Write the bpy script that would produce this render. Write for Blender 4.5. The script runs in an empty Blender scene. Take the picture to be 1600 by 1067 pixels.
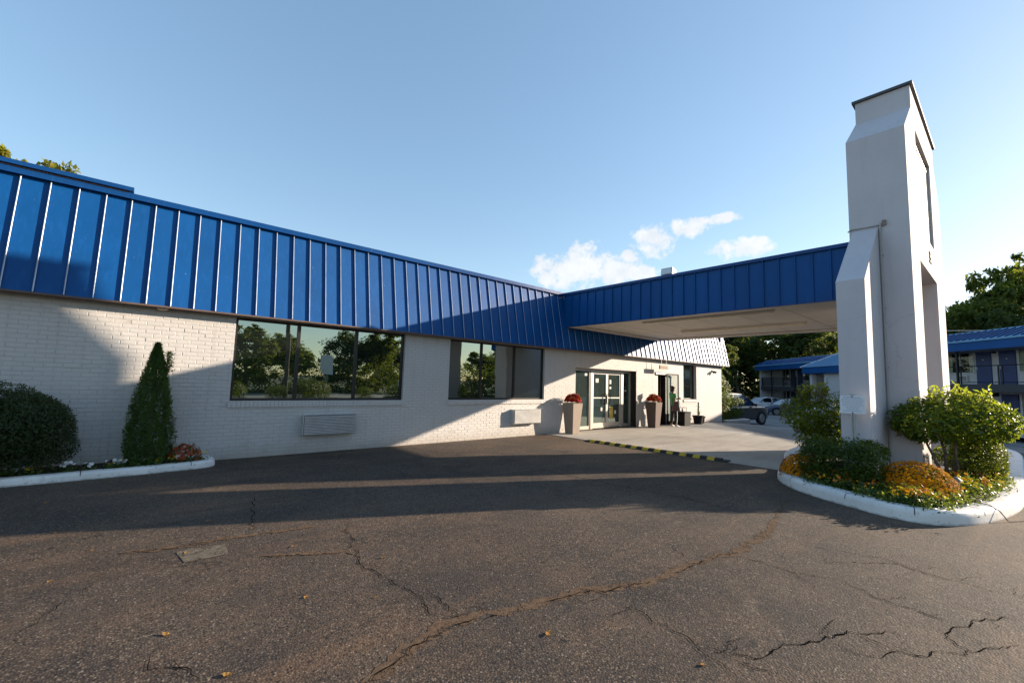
import bpy, bmesh, math, random
import numpy as np
from mathutils import Vector, Matrix
R = math.radians
rnd = random.Random(7)
rng = np.random.default_rng(7)
sc = bpy.context.scene
col = sc.collection

# ------------------------------------------------------------------ camera
cam = bpy.data.cameras.new('camera')
cam.sensor_width = 36.0
cam.lens = 680.0 / 1600.0 * 36.0
cam.clip_start = 0.05
cam.clip_end = 3000
co = bpy.data.objects.new('camera', cam)
col.objects.link(co)
_yaw, _pit, _rol = R(40.77), R(5.297), R(1.73)
_f = Vector((math.sin(_yaw)*math.cos(_pit), math.cos(_yaw)*math.cos(_pit), math.sin(_pit)))
_r = Vector((math.cos(_yaw), -math.sin(_yaw), 0))
_u = _r.cross(_f)
_r2 = _r*math.cos(_rol) + _u*math.sin(_rol)
_u2 = _u*math.cos(_rol) - _r*math.sin(_rol)
co.matrix_world = Matrix((( _r2.x, _u2.x, -_f.x, 0), (_r2.y, _u2.y, -_f.y, 0), (_r2.z, _u2.z, -_f.z, 1.55), (0, 0, 0, 1)))
sc.camera = co

# ------------------------------------------------------------------ sun, sky, exposure
SUN = Vector((1.0, -0.47, 0.30)).normalized()          # towards the sun
sl = bpy.data.lights.new('sun', 'SUN')
sl.energy = 5.0
sl.angle = R(0.53)
sl.color = (1.0, 0.83, 0.64)
so = bpy.data.objects.new('sun', sl)
so.rotation_euler = (-SUN).to_track_quat('-Z', 'Y').to_euler()
so.location = (40, -20, 30)
col.objects.link(so)

world = bpy.data.worlds.new("World")
sc.world = world
world.use_nodes = True
wt = world.node_tree
wt.nodes.clear()
def wn(t, **k):
    n = wt.nodes.new(t)
    for a, b in k.items(): setattr(n, a, b)
    return n
sky = wn('ShaderNodeTexSky', sky_type='NISHITA', sun_disc=False)
sky.sun_elevation = math.asin(SUN.z)
sky.sun_rotation = math.atan2(SUN.x, SUN.y)
sky.altitude = 200
sky.air_density = 1.0
sky.dust_density = 0.4
sky.ozone_density = 1.5
tc = wn('ShaderNodeTexCoord')
# small fair-weather cumulus: (azimuth, elevation, half width, half height) in degrees
CLOUDS = [(46.3,14.5,2.9,2.0),(50.0,15.3,3.2,2.5),(54.4,14.3,3.2,1.6),(57.5,14.0,2.2,1.0),(44.4,14.9,1.3,1.4),(55.8,16.2,1.7,.8),(59.0,17.9,2.5,1.8),(63.0,19.2,2.3,1.1),(66.4,19.8,2.7,.55),(68.6,16.2,3.0,1.1),(70.4,16.6,1.4,.7),
          (96,14,5,1.6),(20,12,4,1.3),(-35,15,6,2.0),(150,18,6,1.5),(185,13,7,2.0),(235,16,7,2.2),(290,12,6,1.6)]
nz = wn('ShaderNodeTexNoise'); nz.inputs['Scale'].default_value = 38; nz.inputs['Detail'].default_value = 9; nz.inputs['Roughness'].default_value = .6
wt.links.new(tc.outputs['Generated'], nz.inputs['Vector'])
acc = None
low = None
for az, el, hw, hh in CLOUDS:
    az, el = R(az), R(el)
    d = Vector((math.sin(az)*math.cos(el), math.cos(az)*math.cos(el), math.sin(el)))
    t1 = Vector((math.cos(az), -math.sin(az), 0)) / math.tan(R(hw))
    t2 = Vector((-math.sin(az)*math.sin(el), -math.cos(az)*math.sin(el), math.cos(el))) / math.tan(R(hh))
    outs = []
    for v in (t1, t2, d):
        dp = wn('ShaderNodeVectorMath', operation='DOT_PRODUCT')
        wt.links.new(tc.outputs['Generated'], dp.inputs[0]); dp.inputs[1].default_value = v
        outs.append(dp.outputs['Value'])
    p1 = wn('ShaderNodeMath', operation='POWER'); wt.links.new(outs[0], p1.inputs[0]); p1.inputs[1].default_value = 2
    p2 = wn('ShaderNodeMath', operation='POWER'); wt.links.new(outs[1], p2.inputs[0]); p2.inputs[1].default_value = 2
    ad = wn('ShaderNodeMath', operation='ADD'); wt.links.new(p1.outputs[0], ad.inputs[0]); wt.links.new(p2.outputs[0], ad.inputs[1])
    sb = wn('ShaderNodeMath', operation='SUBTRACT'); sb.inputs[0].default_value = 1; wt.links.new(ad.outputs[0], sb.inputs[1])
    gt = wn('ShaderNodeMath', operation='GREATER_THAN'); wt.links.new(outs[2], gt.inputs[0]); gt.inputs[1].default_value = .5
    m1 = wn('ShaderNodeMath', operation='SUBTRACT'); wt.links.new(gt.outputs[0], m1.inputs[0]); m1.inputs[1].default_value = 1
    m2 = wn('ShaderNodeMath', operation='MULTIPLY_ADD'); wt.links.new(m1.outputs[0], m2.inputs[0]); m2.inputs[1].default_value = 50; wt.links.new(sb.outputs[0], m2.inputs[2])
    mx0 = wn('ShaderNodeMath', operation='MAXIMUM'); wt.links.new(m2.outputs[0], mx0.inputs[0]); mx0.inputs[1].default_value = -2
    if acc is None: acc = mx0.outputs[0]
    else:
        mx = wn('ShaderNodeMath', operation='MAXIMUM'); wt.links.new(acc, mx.inputs[0]); wt.links.new(mx0.outputs[0], mx.inputs[1]); acc = mx.outputs[0]
nm = wn('ShaderNodeMath', operation='MULTIPLY_ADD'); wt.links.new(nz.outputs['Fac'], nm.inputs[0]); nm.inputs[1].default_value = 5.2; nm.inputs[2].default_value = -2.2
sm = wn('ShaderNodeMath', operation='ADD'); wt.links.new(acc, sm.inputs[0]); wt.links.new(nm.outputs[0], sm.inputs[1])
mr = wn('ShaderNodeMapRange', interpolation_type='SMOOTHSTEP'); wt.links.new(sm.outputs[0], mr.inputs['Value'])
mr.inputs['From Min'].default_value = -.2; mr.inputs['From Max'].default_value = 1.2; mr.inputs['To Max'].default_value = .88
nz2 = wn('ShaderNodeTexNoise'); nz2.inputs['Scale'].default_value = 34; nz2.inputs['Detail'].default_value = 5
mp2 = wn('ShaderNodeMapping'); mp2.inputs['Location'].default_value = (.01, -.004, -.012); wt.links.new(tc.outputs['Generated'], mp2.inputs['Vector']); wt.links.new(mp2.outputs[0], nz2.inputs['Vector'])
cr = wn('ShaderNodeMix', data_type='RGBA'); wt.links.new(nz2.outputs['Fac'], cr.inputs['Factor'])
cr.inputs[6].default_value = (1.9, 2.05, 2.25, 1); cr.inputs[7].default_value = (3.1, 3.05, 2.95, 1)
gam = wn('ShaderNodeGamma'); wt.links.new(sky.outputs[0], gam.inputs['Color']); gam.inputs['Gamma'].default_value = .62   # soft film-like roll-off of the bright side
mixc = wn('ShaderNodeMix', data_type='RGBA'); wt.links.new(mr.outputs[0], mixc.inputs['Factor']); hsv = wn('ShaderNodeHueSaturation'); wt.links.new(gam.outputs[0], hsv.inputs['Color']); hsv.inputs['Saturation'].default_value = 1.32; hsv.inputs['Value'].default_value = 1.10
wt.links.new(hsv.outputs[0], mixc.inputs[6]); wt.links.new(cr.outputs[2], mixc.inputs[7])
bg = wn('ShaderNodeBackground'); bg.inputs['Strength'].default_value = 0.15
wo = wn('ShaderNodeOutputWorld')
wt.links.new(mixc.outputs[2], bg.inputs['Color']); wt.links.new(bg.outputs[0], wo.inputs['Surface'])

vs = sc.view_settings
vs.view_transform = 'Standard'; vs.look = 'None'; vs.gamma = 1.0; vs.exposure = 1.35; vs.use_curve_mapping = False
sc.render.engine = 'CYCLES'
sc.cycles.use_denoising = True
sc.cycles.max_bounces = 8
sc.cycles.transparent_max_bounces = 12
sc.cycles.sample_clamp_indirect = 6.0

# ------------------------------------------------------------------ materials
class M:
    """tiny wrapper around a node tree"""
    def __init__(s, name):
        s.m = bpy.data.materials.new(name); s.m.use_nodes = True; s.t = s.m.node_tree
        s.b = s.t.nodes['Principled BSDF']; s.o = s.t.nodes['Material Output']
    def n(s, t, _in=None, **k):
        x = s.t.nodes.new(t)
        for a, b in k.items(): setattr(x, a, b)
        for a, b in (_in or {}).items():
            if isinstance(b, bpy.types.NodeSocket): s.t.links.new(b, x.inputs[a])
            else: x.inputs[a].default_value = b
        return x
    def l(s, a, b): s.t.links.new(a, b)
    def pos(s): return s.n('ShaderNodeNewGeometry').outputs['Position']
    def obj(s): return s.n('ShaderNodeTexCoord').outputs['Object']
    def noise(s, vec, scale, detail=4, rough=.55, out='Fac'):
        return s.n('ShaderNodeTexNoise', {'Vector': vec, 'Scale': scale, 'Detail': detail, 'Roughness': rough}).outputs[out]
    def ramp(s, fac, stops, interp='LINEAR'):
        r = s.n('ShaderNodeValToRGB', {'Fac': fac}); e = r.color_ramp.elements; r.color_ramp.interpolation = interp
        while len(e) > 1: e.remove(e[-1])
        for i, (p, c) in enumerate(stops):
            x = e[0] if i == 0 else e.new(p)
            x.position = p; x.color = (c if len(c) == 4 else (*c, 1)) if not isinstance(c, (int, float)) else (c, c, c, 1)
        return r.outputs['Color']
    def mix(s, fac, a, b, blend='MIX'):
        x = s.n('ShaderNodeMix', data_type='RGBA', blend_type=blend)
        for i, v in ((0, fac), (6, a), (7, b)):
            if isinstance(v, bpy.types.NodeSocket): s.l(v, x.inputs[i])
            else: x.inputs[i].default_value = v if i == 0 else (*v, 1)[:4]
        return x.outputs[2]
    def math(s, op, a, b=0.0, c=0.0):
        x = s.n('ShaderNodeMath', operation=op)
        for i, v in enumerate((a, b, c)):
            if isinstance(v, bpy.types.NodeSocket): s.l(v, x.inputs[i])
            else: x.inputs[i].default_value = v
        return x.outputs[0]
    def bump(s, h, strength=.3, dist=.01, normal=None):
        x = s.n('ShaderNodeBump', {'Height': h, 'Strength': strength, 'Distance': dist})
        if normal is not None: s.l(normal, x.inputs['Normal'])
        return x.outputs['Normal']
    def set(s, **k):
        mp = dict(color='Base Color', rough='Roughness', metal='Metallic', spec='Specular IOR Level', normal='Normal', coat='Coat Weight', coatr='Coat Roughness', ior='IOR', emit='Emission Color', emits='Emission Strength', trans='Transmission Weight', sub='Subsurface Weight', alpha='Alpha')
        for a, v in k.items():
            i = s.b.inputs[mp[a]]
            if isinstance(v, bpy.types.NodeSocket): s.l(v, i)
            elif isinstance(v, tuple): i.default_value = (*v, 1)[:4]
            else: i.default_value = v
        return s

def plain(name, color, rough=.6, metal=0, spec=.5, var=.12, scale=6, bump=0, bscale=60):
    m = M(name); p = m.pos()
    n = m.noise(p, scale, 5, .6)
    d = tuple(c*(1-var) for c in color); l_ = tuple(min(1, c*(1+var)) for c in color)
    c = m.ramp(n, [(.3, d), (.7, l_)])
    m.set(color=c, rough=rough, metal=metal, spec=spec)
    if bump: m.set(normal=m.bump(m.noise(p, bscale, 4), bump, .004))
    return m.m

def paint_brick(name, base, mortar=False):
    m = M(name); p = m.pos()
    big = m.noise(p, 1.1, 5, .6); fine = m.noise(p, 26, 6, .65)
    rpi = m.n('ShaderNodeObjectInfo').outputs['Random'] if not mortar else m.noise(p, 3, 2)
    c = m.ramp(big, [(.3, tuple(x*.93 for x in base)), (.7, base)])
    c = m.mix(m.math('MULTIPLY', rpi, .16), c, tuple(x*.80 for x in base))
    c = m.mix(m.ramp(fine, [(.60, 0.0), (.74, .30)]), c, tuple(x*.66 for x in base))
    sv_ = m.noise(m.n('ShaderNodeMapping', {'Vector': p, 'Scale': (4, 4, .3)}).outputs[0], 1.8, 5, .62)
    c = m.mix(m.ramp(sv_, [(.52, 0.0), (.74, .32)]), c, (.30, .27, .235))
    chips = m.noise(p, 55, 3, .5)
    c = m.mix(m.ramp(chips, [(.715, 0.0), (.74, .75)]), c, (.14, .085, .06))
    z = m.n('ShaderNodeSeparateXYZ', {0: p}).outputs['Z']
    zz = m.math('MULTIPLY_ADD', m.noise(p, 4, 4), .3, z)
    splash = m.ramp(zz, [(.14, .55), (.42, 0.0)])
    c = m.mix(splash, c, (.30, .25, .20))
    h = m.math('ADD', m.noise(p, 110, 5, .6), m.math('MULTIPLY', m.noise(p, 18, 3), 1.5))
    m.set(color=c, rough=.62, spec=.35, normal=m.bump(h, .45, .004))
    return m.m
BRICK = paint_brick('painted_brick', (.505, .487, .473))
MORTAR = paint_brick('painted_mortar', (.44, .42, .40), True)

def blue_metal(name, base, rough=.34):
    m = M(name); p = m.pos()
    n = m.noise(p, .9, 3); f = m.noise(p, 30, 5, .6)
    sp = m.n('ShaderNodeMapping', {'Vector': p, 'Scale': (9, 9, .7)}).outputs[0]
    st = m.noise(sp, 2.2, 5, .6)
    c = m.ramp(n, [(.3, tuple(x*.88 for x in base)), (.7, tuple(x*1.1 for x in base))])
    c = m.mix(m.math('MULTIPLY', m.n('ShaderNodeObjectInfo').outputs['Random'], .35), c, tuple(x*.72 for x in base))
    c = m.mix(m.ramp(st, [(.52, 0.0), (.8, .22)]), c, tuple(min(1, x*1.9+.012) for x in base))
    specks = m.ramp(m.noise(p, 42, 2, .5), [(.775, 0.0), (.785, .8)])
    c = m.mix(specks, c, (.5, .5, .5))
    r = m.math('MULTIPLY_ADD', f, .16, rough-.08)
    m.set(color=c, rough=r, spec=.22, normal=m.bump(m.noise(p, 1.9, 3), .16, .03))
    return m.m
BLUE = blue_metal('blue_painted_metal', (.001, .066, .235), .52)
SEAMB = blue_metal('blue_seam_metal', (.006, .085, .28), .22)
BLUE2 = blue_metal('sky_tinted_roof_metal', (.16, .33, .52), .5)  # lighter blue base carries the sky reflected in the motel roofs
TRIM = blue_metal('blue_trim_metal', (.003, .05, .19), .3)
SOFFIT = plain('brown_soffit', (.10, .066, .05), .7)
FRAME = plain('dark_bronze_frame', (.022, .017, .017), .4, .3)
ALU = plain('aluminium', (.50, .47, .43), .38, .65, var=.08)
GRILLE = plain('grille_metal', (.50, .50, .50), .45, .35)
WHITEP = plain('white_paint', (.72, .72, .70), .55, var=.10, scale=9, bump=.25)
CEIL = plain('canopy_ceiling_paint', (.60, .56, .50), .7, var=.06, scale=2)
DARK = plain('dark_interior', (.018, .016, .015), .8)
BLACK = plain('black_plastic', (.009, .009, .010), .7, var=.3, spec=.2)
STEEL = plain('galvanised_steel', (.33, .35, .36), .45, .6)
BRASS = plain('brass', (.50, .34, .10), .4, .8)
MEMBRANE = plain('roof_membrane', (.35, .34, .33), .9)

def stucco(name, base):
    m = M(name); p = m.pos()
    big = m.noise(p, .8, 6, .62)
    sp = m.n('ShaderNodeMapping', {'Vector': p, 'Scale': (5, 5, .35)}).outputs[0]
    st = m.noise(sp, 1.6, 5, .6)
    c = m.ramp(big, [(.28, tuple(x*.88 for x in base)), (.72, base)])
    c = m.mix(m.ramp(st, [(.52, 0.0), (.74, .30)]), c, tuple(x*.72 for x in base))
    wr = m.n('ShaderNodeVectorMath', {0: p, 1: m.n('ShaderNodeVectorMath', {0: m.noise(p, 3, 5, .7, 'Color'), 1: (.5, .5, .5)}, operation='MULTIPLY').outputs[0]}, operation='ADD').outputs[0]
    hc = m.n('ShaderNodeTexVoronoi', {'Vector': wr, 'Scale': .7}, feature='DISTANCE_TO_EDGE').outputs['Distance']
    c = m.mix(m.math('MULTIPLY', m.ramp(hc, [(.0015, .35), (.005, 0.0)]), m.ramp(m.noise(p, .5, 3), [(.48, 0.0), (.58, 1.0)])), c, tuple(x*.35 for x in base))
    c = m.mix(m.ramp(m.noise(p, 21, 4), [(.70, 0.0), (.78, .35)]), c, tuple(x*.6 for x in base))
    z = m.n('ShaderNodeSeparateXYZ', {0: p}).outputs['Z']
    c = m.mix(m.ramp(m.math('MULTIPLY_ADD', m.noise(p, 3, 4), .5, z), [(.3, .5), (.9, 0.0)]), c, (.27, .22, .18))
    h = m.math('ADD', m.noise(p, 90, 6, .65), m.math('MULTIPLY', m.noise(p, 14, 4), 2.0))
    m.set(color=c, rough=.85, spec=.25, normal=m.bump(h, .35, .006))
    return m.m
STUCCO = stucco('painted_stucco', (.56, .525, .55))

def glass_dark(name, tint=(.62, .68, .66), fac=.5, base=(.012, .016, .015)):
    m = M(name)
    p = m.pos()
    wob = m.bump(m.noise(p, 1.1, 2), .05, .02)
    g = m.n('ShaderNodeBsdfGlossy', {'Color': (*tint, 1), 'Roughness': .004, 'Normal': wob})
    d = m.n('ShaderNodeBsdfDiffuse', {'Color': (*base, 1)})
    lw = m.n('ShaderNodeLayerWeight', {'Blend': .35}).outputs['Fresnel']
    f = m.math('MULTIPLY_ADD', lw, 1-fac, fac)
    x = m.n('ShaderNodeMixShader', {0: f, 1: d.outputs[0], 2: g.outputs[0]})
    m.l(x.outputs[0], m.o.inputs['Surface'])
    return m.m
GLASS = glass_dark('tinted_window_glass', (.60, .70, .66), .42)
DOORGLASS = glass_dark('door_glass', (.55, .66, .62), .22, (.035, .05, .048))
CARGLASS = glass_dark('car_glass', (.6, .65, .7), .25, (.01, .011, .012))

def asphalt():
    m = M('worn_asphalt'); p = m.pos()
    big = m.noise(p, .22, 6, .62); mid = m.noise(p, 1.3, 7, .68); fine = m.noise(p, 16, 6, .72)
    v = m.n('ShaderNodeTexVoronoi', {'Vector': p, 'Scale': 82}, feature='F1'); vd = v.outputs['Distance']
    sc3 = m.n('ShaderNodeSeparateColor', {0: v.outputs['Color']})
    v2 = m.n('ShaderNodeTexVoronoi', {'Vector': p, 'Scale': 47}, feature='F1')
    sc4 = m.n('ShaderNodeSeparateColor', {0: v2.outputs['Color']})
    # binder: dark grey with brown, polished and bleached areas
    c = m.ramp(big, [(.36, (.018, .017, .018)), (.50, (.046, .040, .036)), (.63, (.108, .088, .070))])
    c = m.mix(m.ramp(mid, [(.40, 0.0), (.70, .85)]), c, (.100, .074, .054))
    st = m.noise(m.n('ShaderNodeMapping', {'Vector': p, 'Rotation': (0, 0, R(28)), 'Scale': (.35, 1.7, 1)}).outputs[0], .9, 6, .65)
    c = m.mix(m.ramp(st, [(.52, 0.0), (.68, .7)]), c, (.135, .088, .056))
    tr = m.noise(m.n('ShaderNodeMapping', {'Vector': p, 'Rotation': (0, 0, R(-62)), 'Scale': (.12, 2.6, 1)}).outputs[0], .9, 5, .6)
    c = m.mix(m.ramp(tr, [(.54, 0.0), (.68, .55)]), c, (.026, .024, .023))
    oil = m.noise(p, .75, 5, .6)
    c = m.mix(m.ramp(oil, [(.60, 0.0), (.68, .7)]), c, (.016, .015, .015))
    # exposed aggregate: each stone its own tone
    c = m.mix(m.math('MULTIPLY', m.ramp(vd, [(.34, .75), (.66, 0.0)]), m.ramp(m.noise(p, .55, 5, .65), [(.36, .30), (.62, 1.0)])), c, m.ramp(sc3.outputs[0], [(.0, (.011, .010, .010)), (.35, (.044, .036, .031)), (.62, (.098, .072, .052)), (.82, (.14, .108, .082)), (1.0, (.24, .205, .165))]))
    c = m.mix(m.math('MULTIPLY', m.ramp(sc4.outputs[1], [(.84, 0.0), (.88, 1.0)]), m.ramp(v2.outputs['Distance'], [(.20, .6), (.42, 0.0)])), c, (.28, .245, .20))
    c = m.mix(m.math('MULTIPLY', m.ramp(sc4.outputs[0], [(.80, 0.0), (.84, 1.0)]), m.ramp(v2.outputs['Distance'], [(.25, .9), (.5, 0.0)])), c, (.010, .009, .009))
    c = m.mix(m.ramp(fine, [(.30, .7), (.46, 0.0)]), c, (.014, .013, .013))
    c = m.mix(m.ramp(vd, [(.50, 0.0), (.80, .6)]), c, (.012, .011, .011))
    gh = m.noise(p, 2.4, 8, .72)
    c = m.mix(m.ramp(gh, [(.62, 0.0), (.76, .5)]), c, (.19, .165, .135))
    spl = m.noise(p, 5.5, 3, .5)
    c = m.mix(m.ramp(spl, [(.70, 0.0), (.73, .7)]), c, (.010, .010, .011))
    warp = m.n('ShaderNodeVectorMath', {0: p, 1: m.n('ShaderNodeVectorMath', {0: m.noise(p, 2.2, 6, .7, 'Color'), 1: (1.1, 1.1, 1.1)}, operation='MULTIPLY').outputs[0]}, operation='ADD').outputs[0]
    cr = m.n('ShaderNodeTexVoronoi', {'Vector': warp, 'Scale': .8}, feature='DISTANCE_TO_EDGE').outputs['Distance']
    msk = m.ramp(m.noise(p, .33, 4), [(.50, 0.0), (.60, .85)])
    c = m.mix(m.math('MULTIPLY', m.ramp(cr, [(.004, 1.0), (.010, 0.0)]), msk), c, (.006, .006, .006))
    c = m.mix(1.0, c, (1.20, 1.09, .99), 'MULTIPLY')
    dist = m.n('ShaderNodeVectorMath', {0: p, 1: (0, 0, 0)}, operation='DISTANCE').outputs['Value']
    h = m.math('MULTIPLY_ADD', m.ramp(vd, [(.1, 1.0), (.75, 0.0)]), .9, m.math('MULTIPLY', fine, 1.6))
    fade = m.ramp(m.math('DIVIDE', dist, 40), [(.04, 1.0), (.6, .25)])
    bn = m.n('ShaderNodeBump', {'Height': h, 'Strength': m.math('MULTIPLY', fade, .38), 'Distance': .005})
    b2 = m.bump(m.noise(p, .7, 4, .6), .35, .05, bn.outputs['Normal'])
    m.set(color=c, rough=.78, spec=.28, normal=b2)
    return m.m
ASPHALT = asphalt()

def concrete():
    m = M('broom_concrete'); p = m.pos()
    big = m.noise(p, .35, 6, .65); f = m.noise(p, 20, 6, .65)
    st = m.noise(m.n('ShaderNodeMapping', {'Vector': p, 'Scale': (.5, 2.2, 1)}).outputs[0], .9, 6, .65)
    c = m.ramp(big, [(.3, (.31, .285, .255)), (.7, (.43, .40, .36))])
    c = m.mix(m.ramp(st, [(.48, 0.0), (.75, .6)]), c, (.17, .15, .13))
    c = m.mix(m.ramp(f, [(.3, .35), (.55, 0.0)]), c, (.16, .15, .135))
    m.set(color=c, rough=.8, spec=.3, normal=m.bump(f, .4, .004))
    return m.m
CONCRETE = concrete()
SLAB = plain('bare_concrete', (.34, .32, .29), .85, var=.2, scale=3, bump=.4)

def kerb_paint():
    m = M('white_kerb_paint'); p = m.pos()
    c = m.ramp(m.noise(p, 2.0, 5, .6), [(.3, (.58, .57, .55)), (.7, (.74, .73, .71))])
    c = m.mix(m.ramp(m.noise(p, 13, 6, .7), [(.57, 0.0), (.68, .75)]), c, (.33, .30, .26))
    c = m.mix(m.ramp(m.noise(p, 30, 4, .6), [(.66, 0.0), (.72, .85)]), c, (.14, .125, .11))
    z = m.n('ShaderNodeSeparateXYZ', {0: p}).outputs['Z']
    c = m.mix(m.ramp(m.math('MULTIPLY_ADD', m.noise(p, 7, 4), .08, z), [(.03, .85), (.07, 0.0)]), c, (.12, .11, .10))
    m.set(color=c, rough=.6, normal=m.bump(m.noise(p, 40, 5, .65), .22, .006))
    return m.m
KERB = kerb_paint()
MULCH = plain('dark_mulch', (.030, .020, .013), .95, var=.5, scale=30, bump=1.0, bscale=45)
GRASSM = plain('grass_soil', (.045, .065, .02), .95, var=.4, scale=2)
BARK = plain('bark', (.13, .098, .07), .9, var=.35, scale=14, bump=.8, bscale=30)
STONE = plain('planter_resin', (.25, .195, .155), .7, var=.08, scale=8, bump=.15)
RUBBERK = plain('black_rubber', (.016, .016, .015), .7)
RUBBERY = plain('yellow_rubber', (.50, .34, .02), .6, var=.2, scale=20)

def leafmat(name, cols, trans=.35, rough=.42, spec=.4):
    m = M(name)
    ri = m.n('ShaderNodeNewGeometry').outputs['Random Per Island']
    k = len(cols)-1
    c = m.ramp(ri, [(i/max(k, 1), c_) for i, c_ in enumerate(cols)])
    m.set(color=c, rough=rough, spec=spec)
    t = m.n('ShaderNodeBsdfTranslucent', {'Color': m.mix(.5, c, (.40, .46, .02))})
    x = m.n('ShaderNodeMixShader', {0: trans, 1: m.b.outputs[0], 2: t.outputs[0]})
    m.l(x.outputs[0], m.o.inputs['Surface'])
    return m.m
LEAF_HOLLY = leafmat('dark_holly_leaf', [(.014, .028, .010), (.024, .044, .015), (.04, .065, .024)], .12, .5, .2)
LEAF_CONE = leafmat('arborvitae_leaf', [(.018, .046, .010), (.032, .078, .014), (.06, .12, .022)], .25, .5, .25)
LEAF_LAUREL = leafmat('laurel_leaf', [(.024, .056, .009), (.048, .10, .012), (.10, .17, .014), (.20, .25, .02)], .52, .38, .28)
LEAF_HEDGE = leafmat('hedge_leaf', [(.018, .040, .010), (.034, .066, .013), (.06, .10, .018)], .3, .5, .22)
LEAF_LOW = leafmat('bedding_leaf', [(.025, .055, .012), (.05, .10, .02), (.09, .15, .03)], .35, .45)
LEAF_TREE = leafmat('tree_leaf', [(.026, .046, .014), (.044, .070, .018), (.072, .10, .024), (.13, .14, .028)], .42, .65, .15)
LEAF_YEL = leafmat('autumn_tree_leaf', [(.08, .095, .018), (.16, .15, .02), (.24, .19, .025), (.06, .08, .02)], .5, .65, .15)
LEAF_DARKT = leafmat('shaded_tree_leaf', [(.022, .042, .015), (.036, .060, .020), (.062, .088, .024)], .25, .65, .15)
FL_ORANGE = leafmat('orange_petal', [(.60, .19, .004), (.72, .27, .006), (.46, .115, .004)], .3, .7, .1)
FL_RED = leafmat('red_petal', [(.30, .006, .010), (.42, .010, .016), (.20, .004, .008)], .25, .7, .1)
FL_DRED = leafmat('rust_petal', [(.26, .03, .010), (.36, .06, .012), (.18, .02, .010)], .25, .55)
FL_WHITE = leafmat('white_petal', [(.75, .75, .73), (.66, .66, .66)], .25, .6)
FL_YEL = leafmat('yellow_petal', [(.70, .45, .02), (.80, .55, .03)], .3, .6)
FL_FIRE = leafmat('marigold_petal', [(.62, .10, .012), (.70, .22, .015)], .3, .6)
FL_PURPLE = leafmat('purple_petal', [(.03, .008, .04), (.06, .01, .06)], .2, .6)
DRYLEAF = leafmat('fallen_leaf', [(.36, .16, .03), (.26, .10, .02), (.38, .23, .07), (.18, .10, .045)], .2, .7, .2)

# ------------------------------------------------------------------ mesh builder
def wloc(o):
    v = Vector((0, 0, 0))
    while o is not None: v += o.location; o = o.parent
    return v
def tag(o, label=None, cat=None, group=None, kind=None):
    if label: o['label'] = label
    if cat: o['category'] = cat
    if group: o['group'] = group
    if kind: o['kind'] = kind
    return o
def thing(name, label, cat, loc=(0, 0, 0), rotz=0, group=None):
    o = bpy.data.objects.new(name, None); col.objects.link(o)
    o.location = loc; o.rotation_euler = (0, 0, rotz); o.empty_display_size = .3
    return tag(o, label, cat, group)
def link(name, mesh, parent=None, loc=None):
    o = bpy.data.objects.new(name, mesh); col.objects.link(o)
    if parent: o.parent = parent
    if loc is not None: o.location = loc
    return o
def copy_tree(o, parent=None):
    c = o.copy(); col.objects.link(c)
    if parent is not None: c.parent = parent
    for ch in list(o.children): copy_tree(ch, c)
    return c

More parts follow.
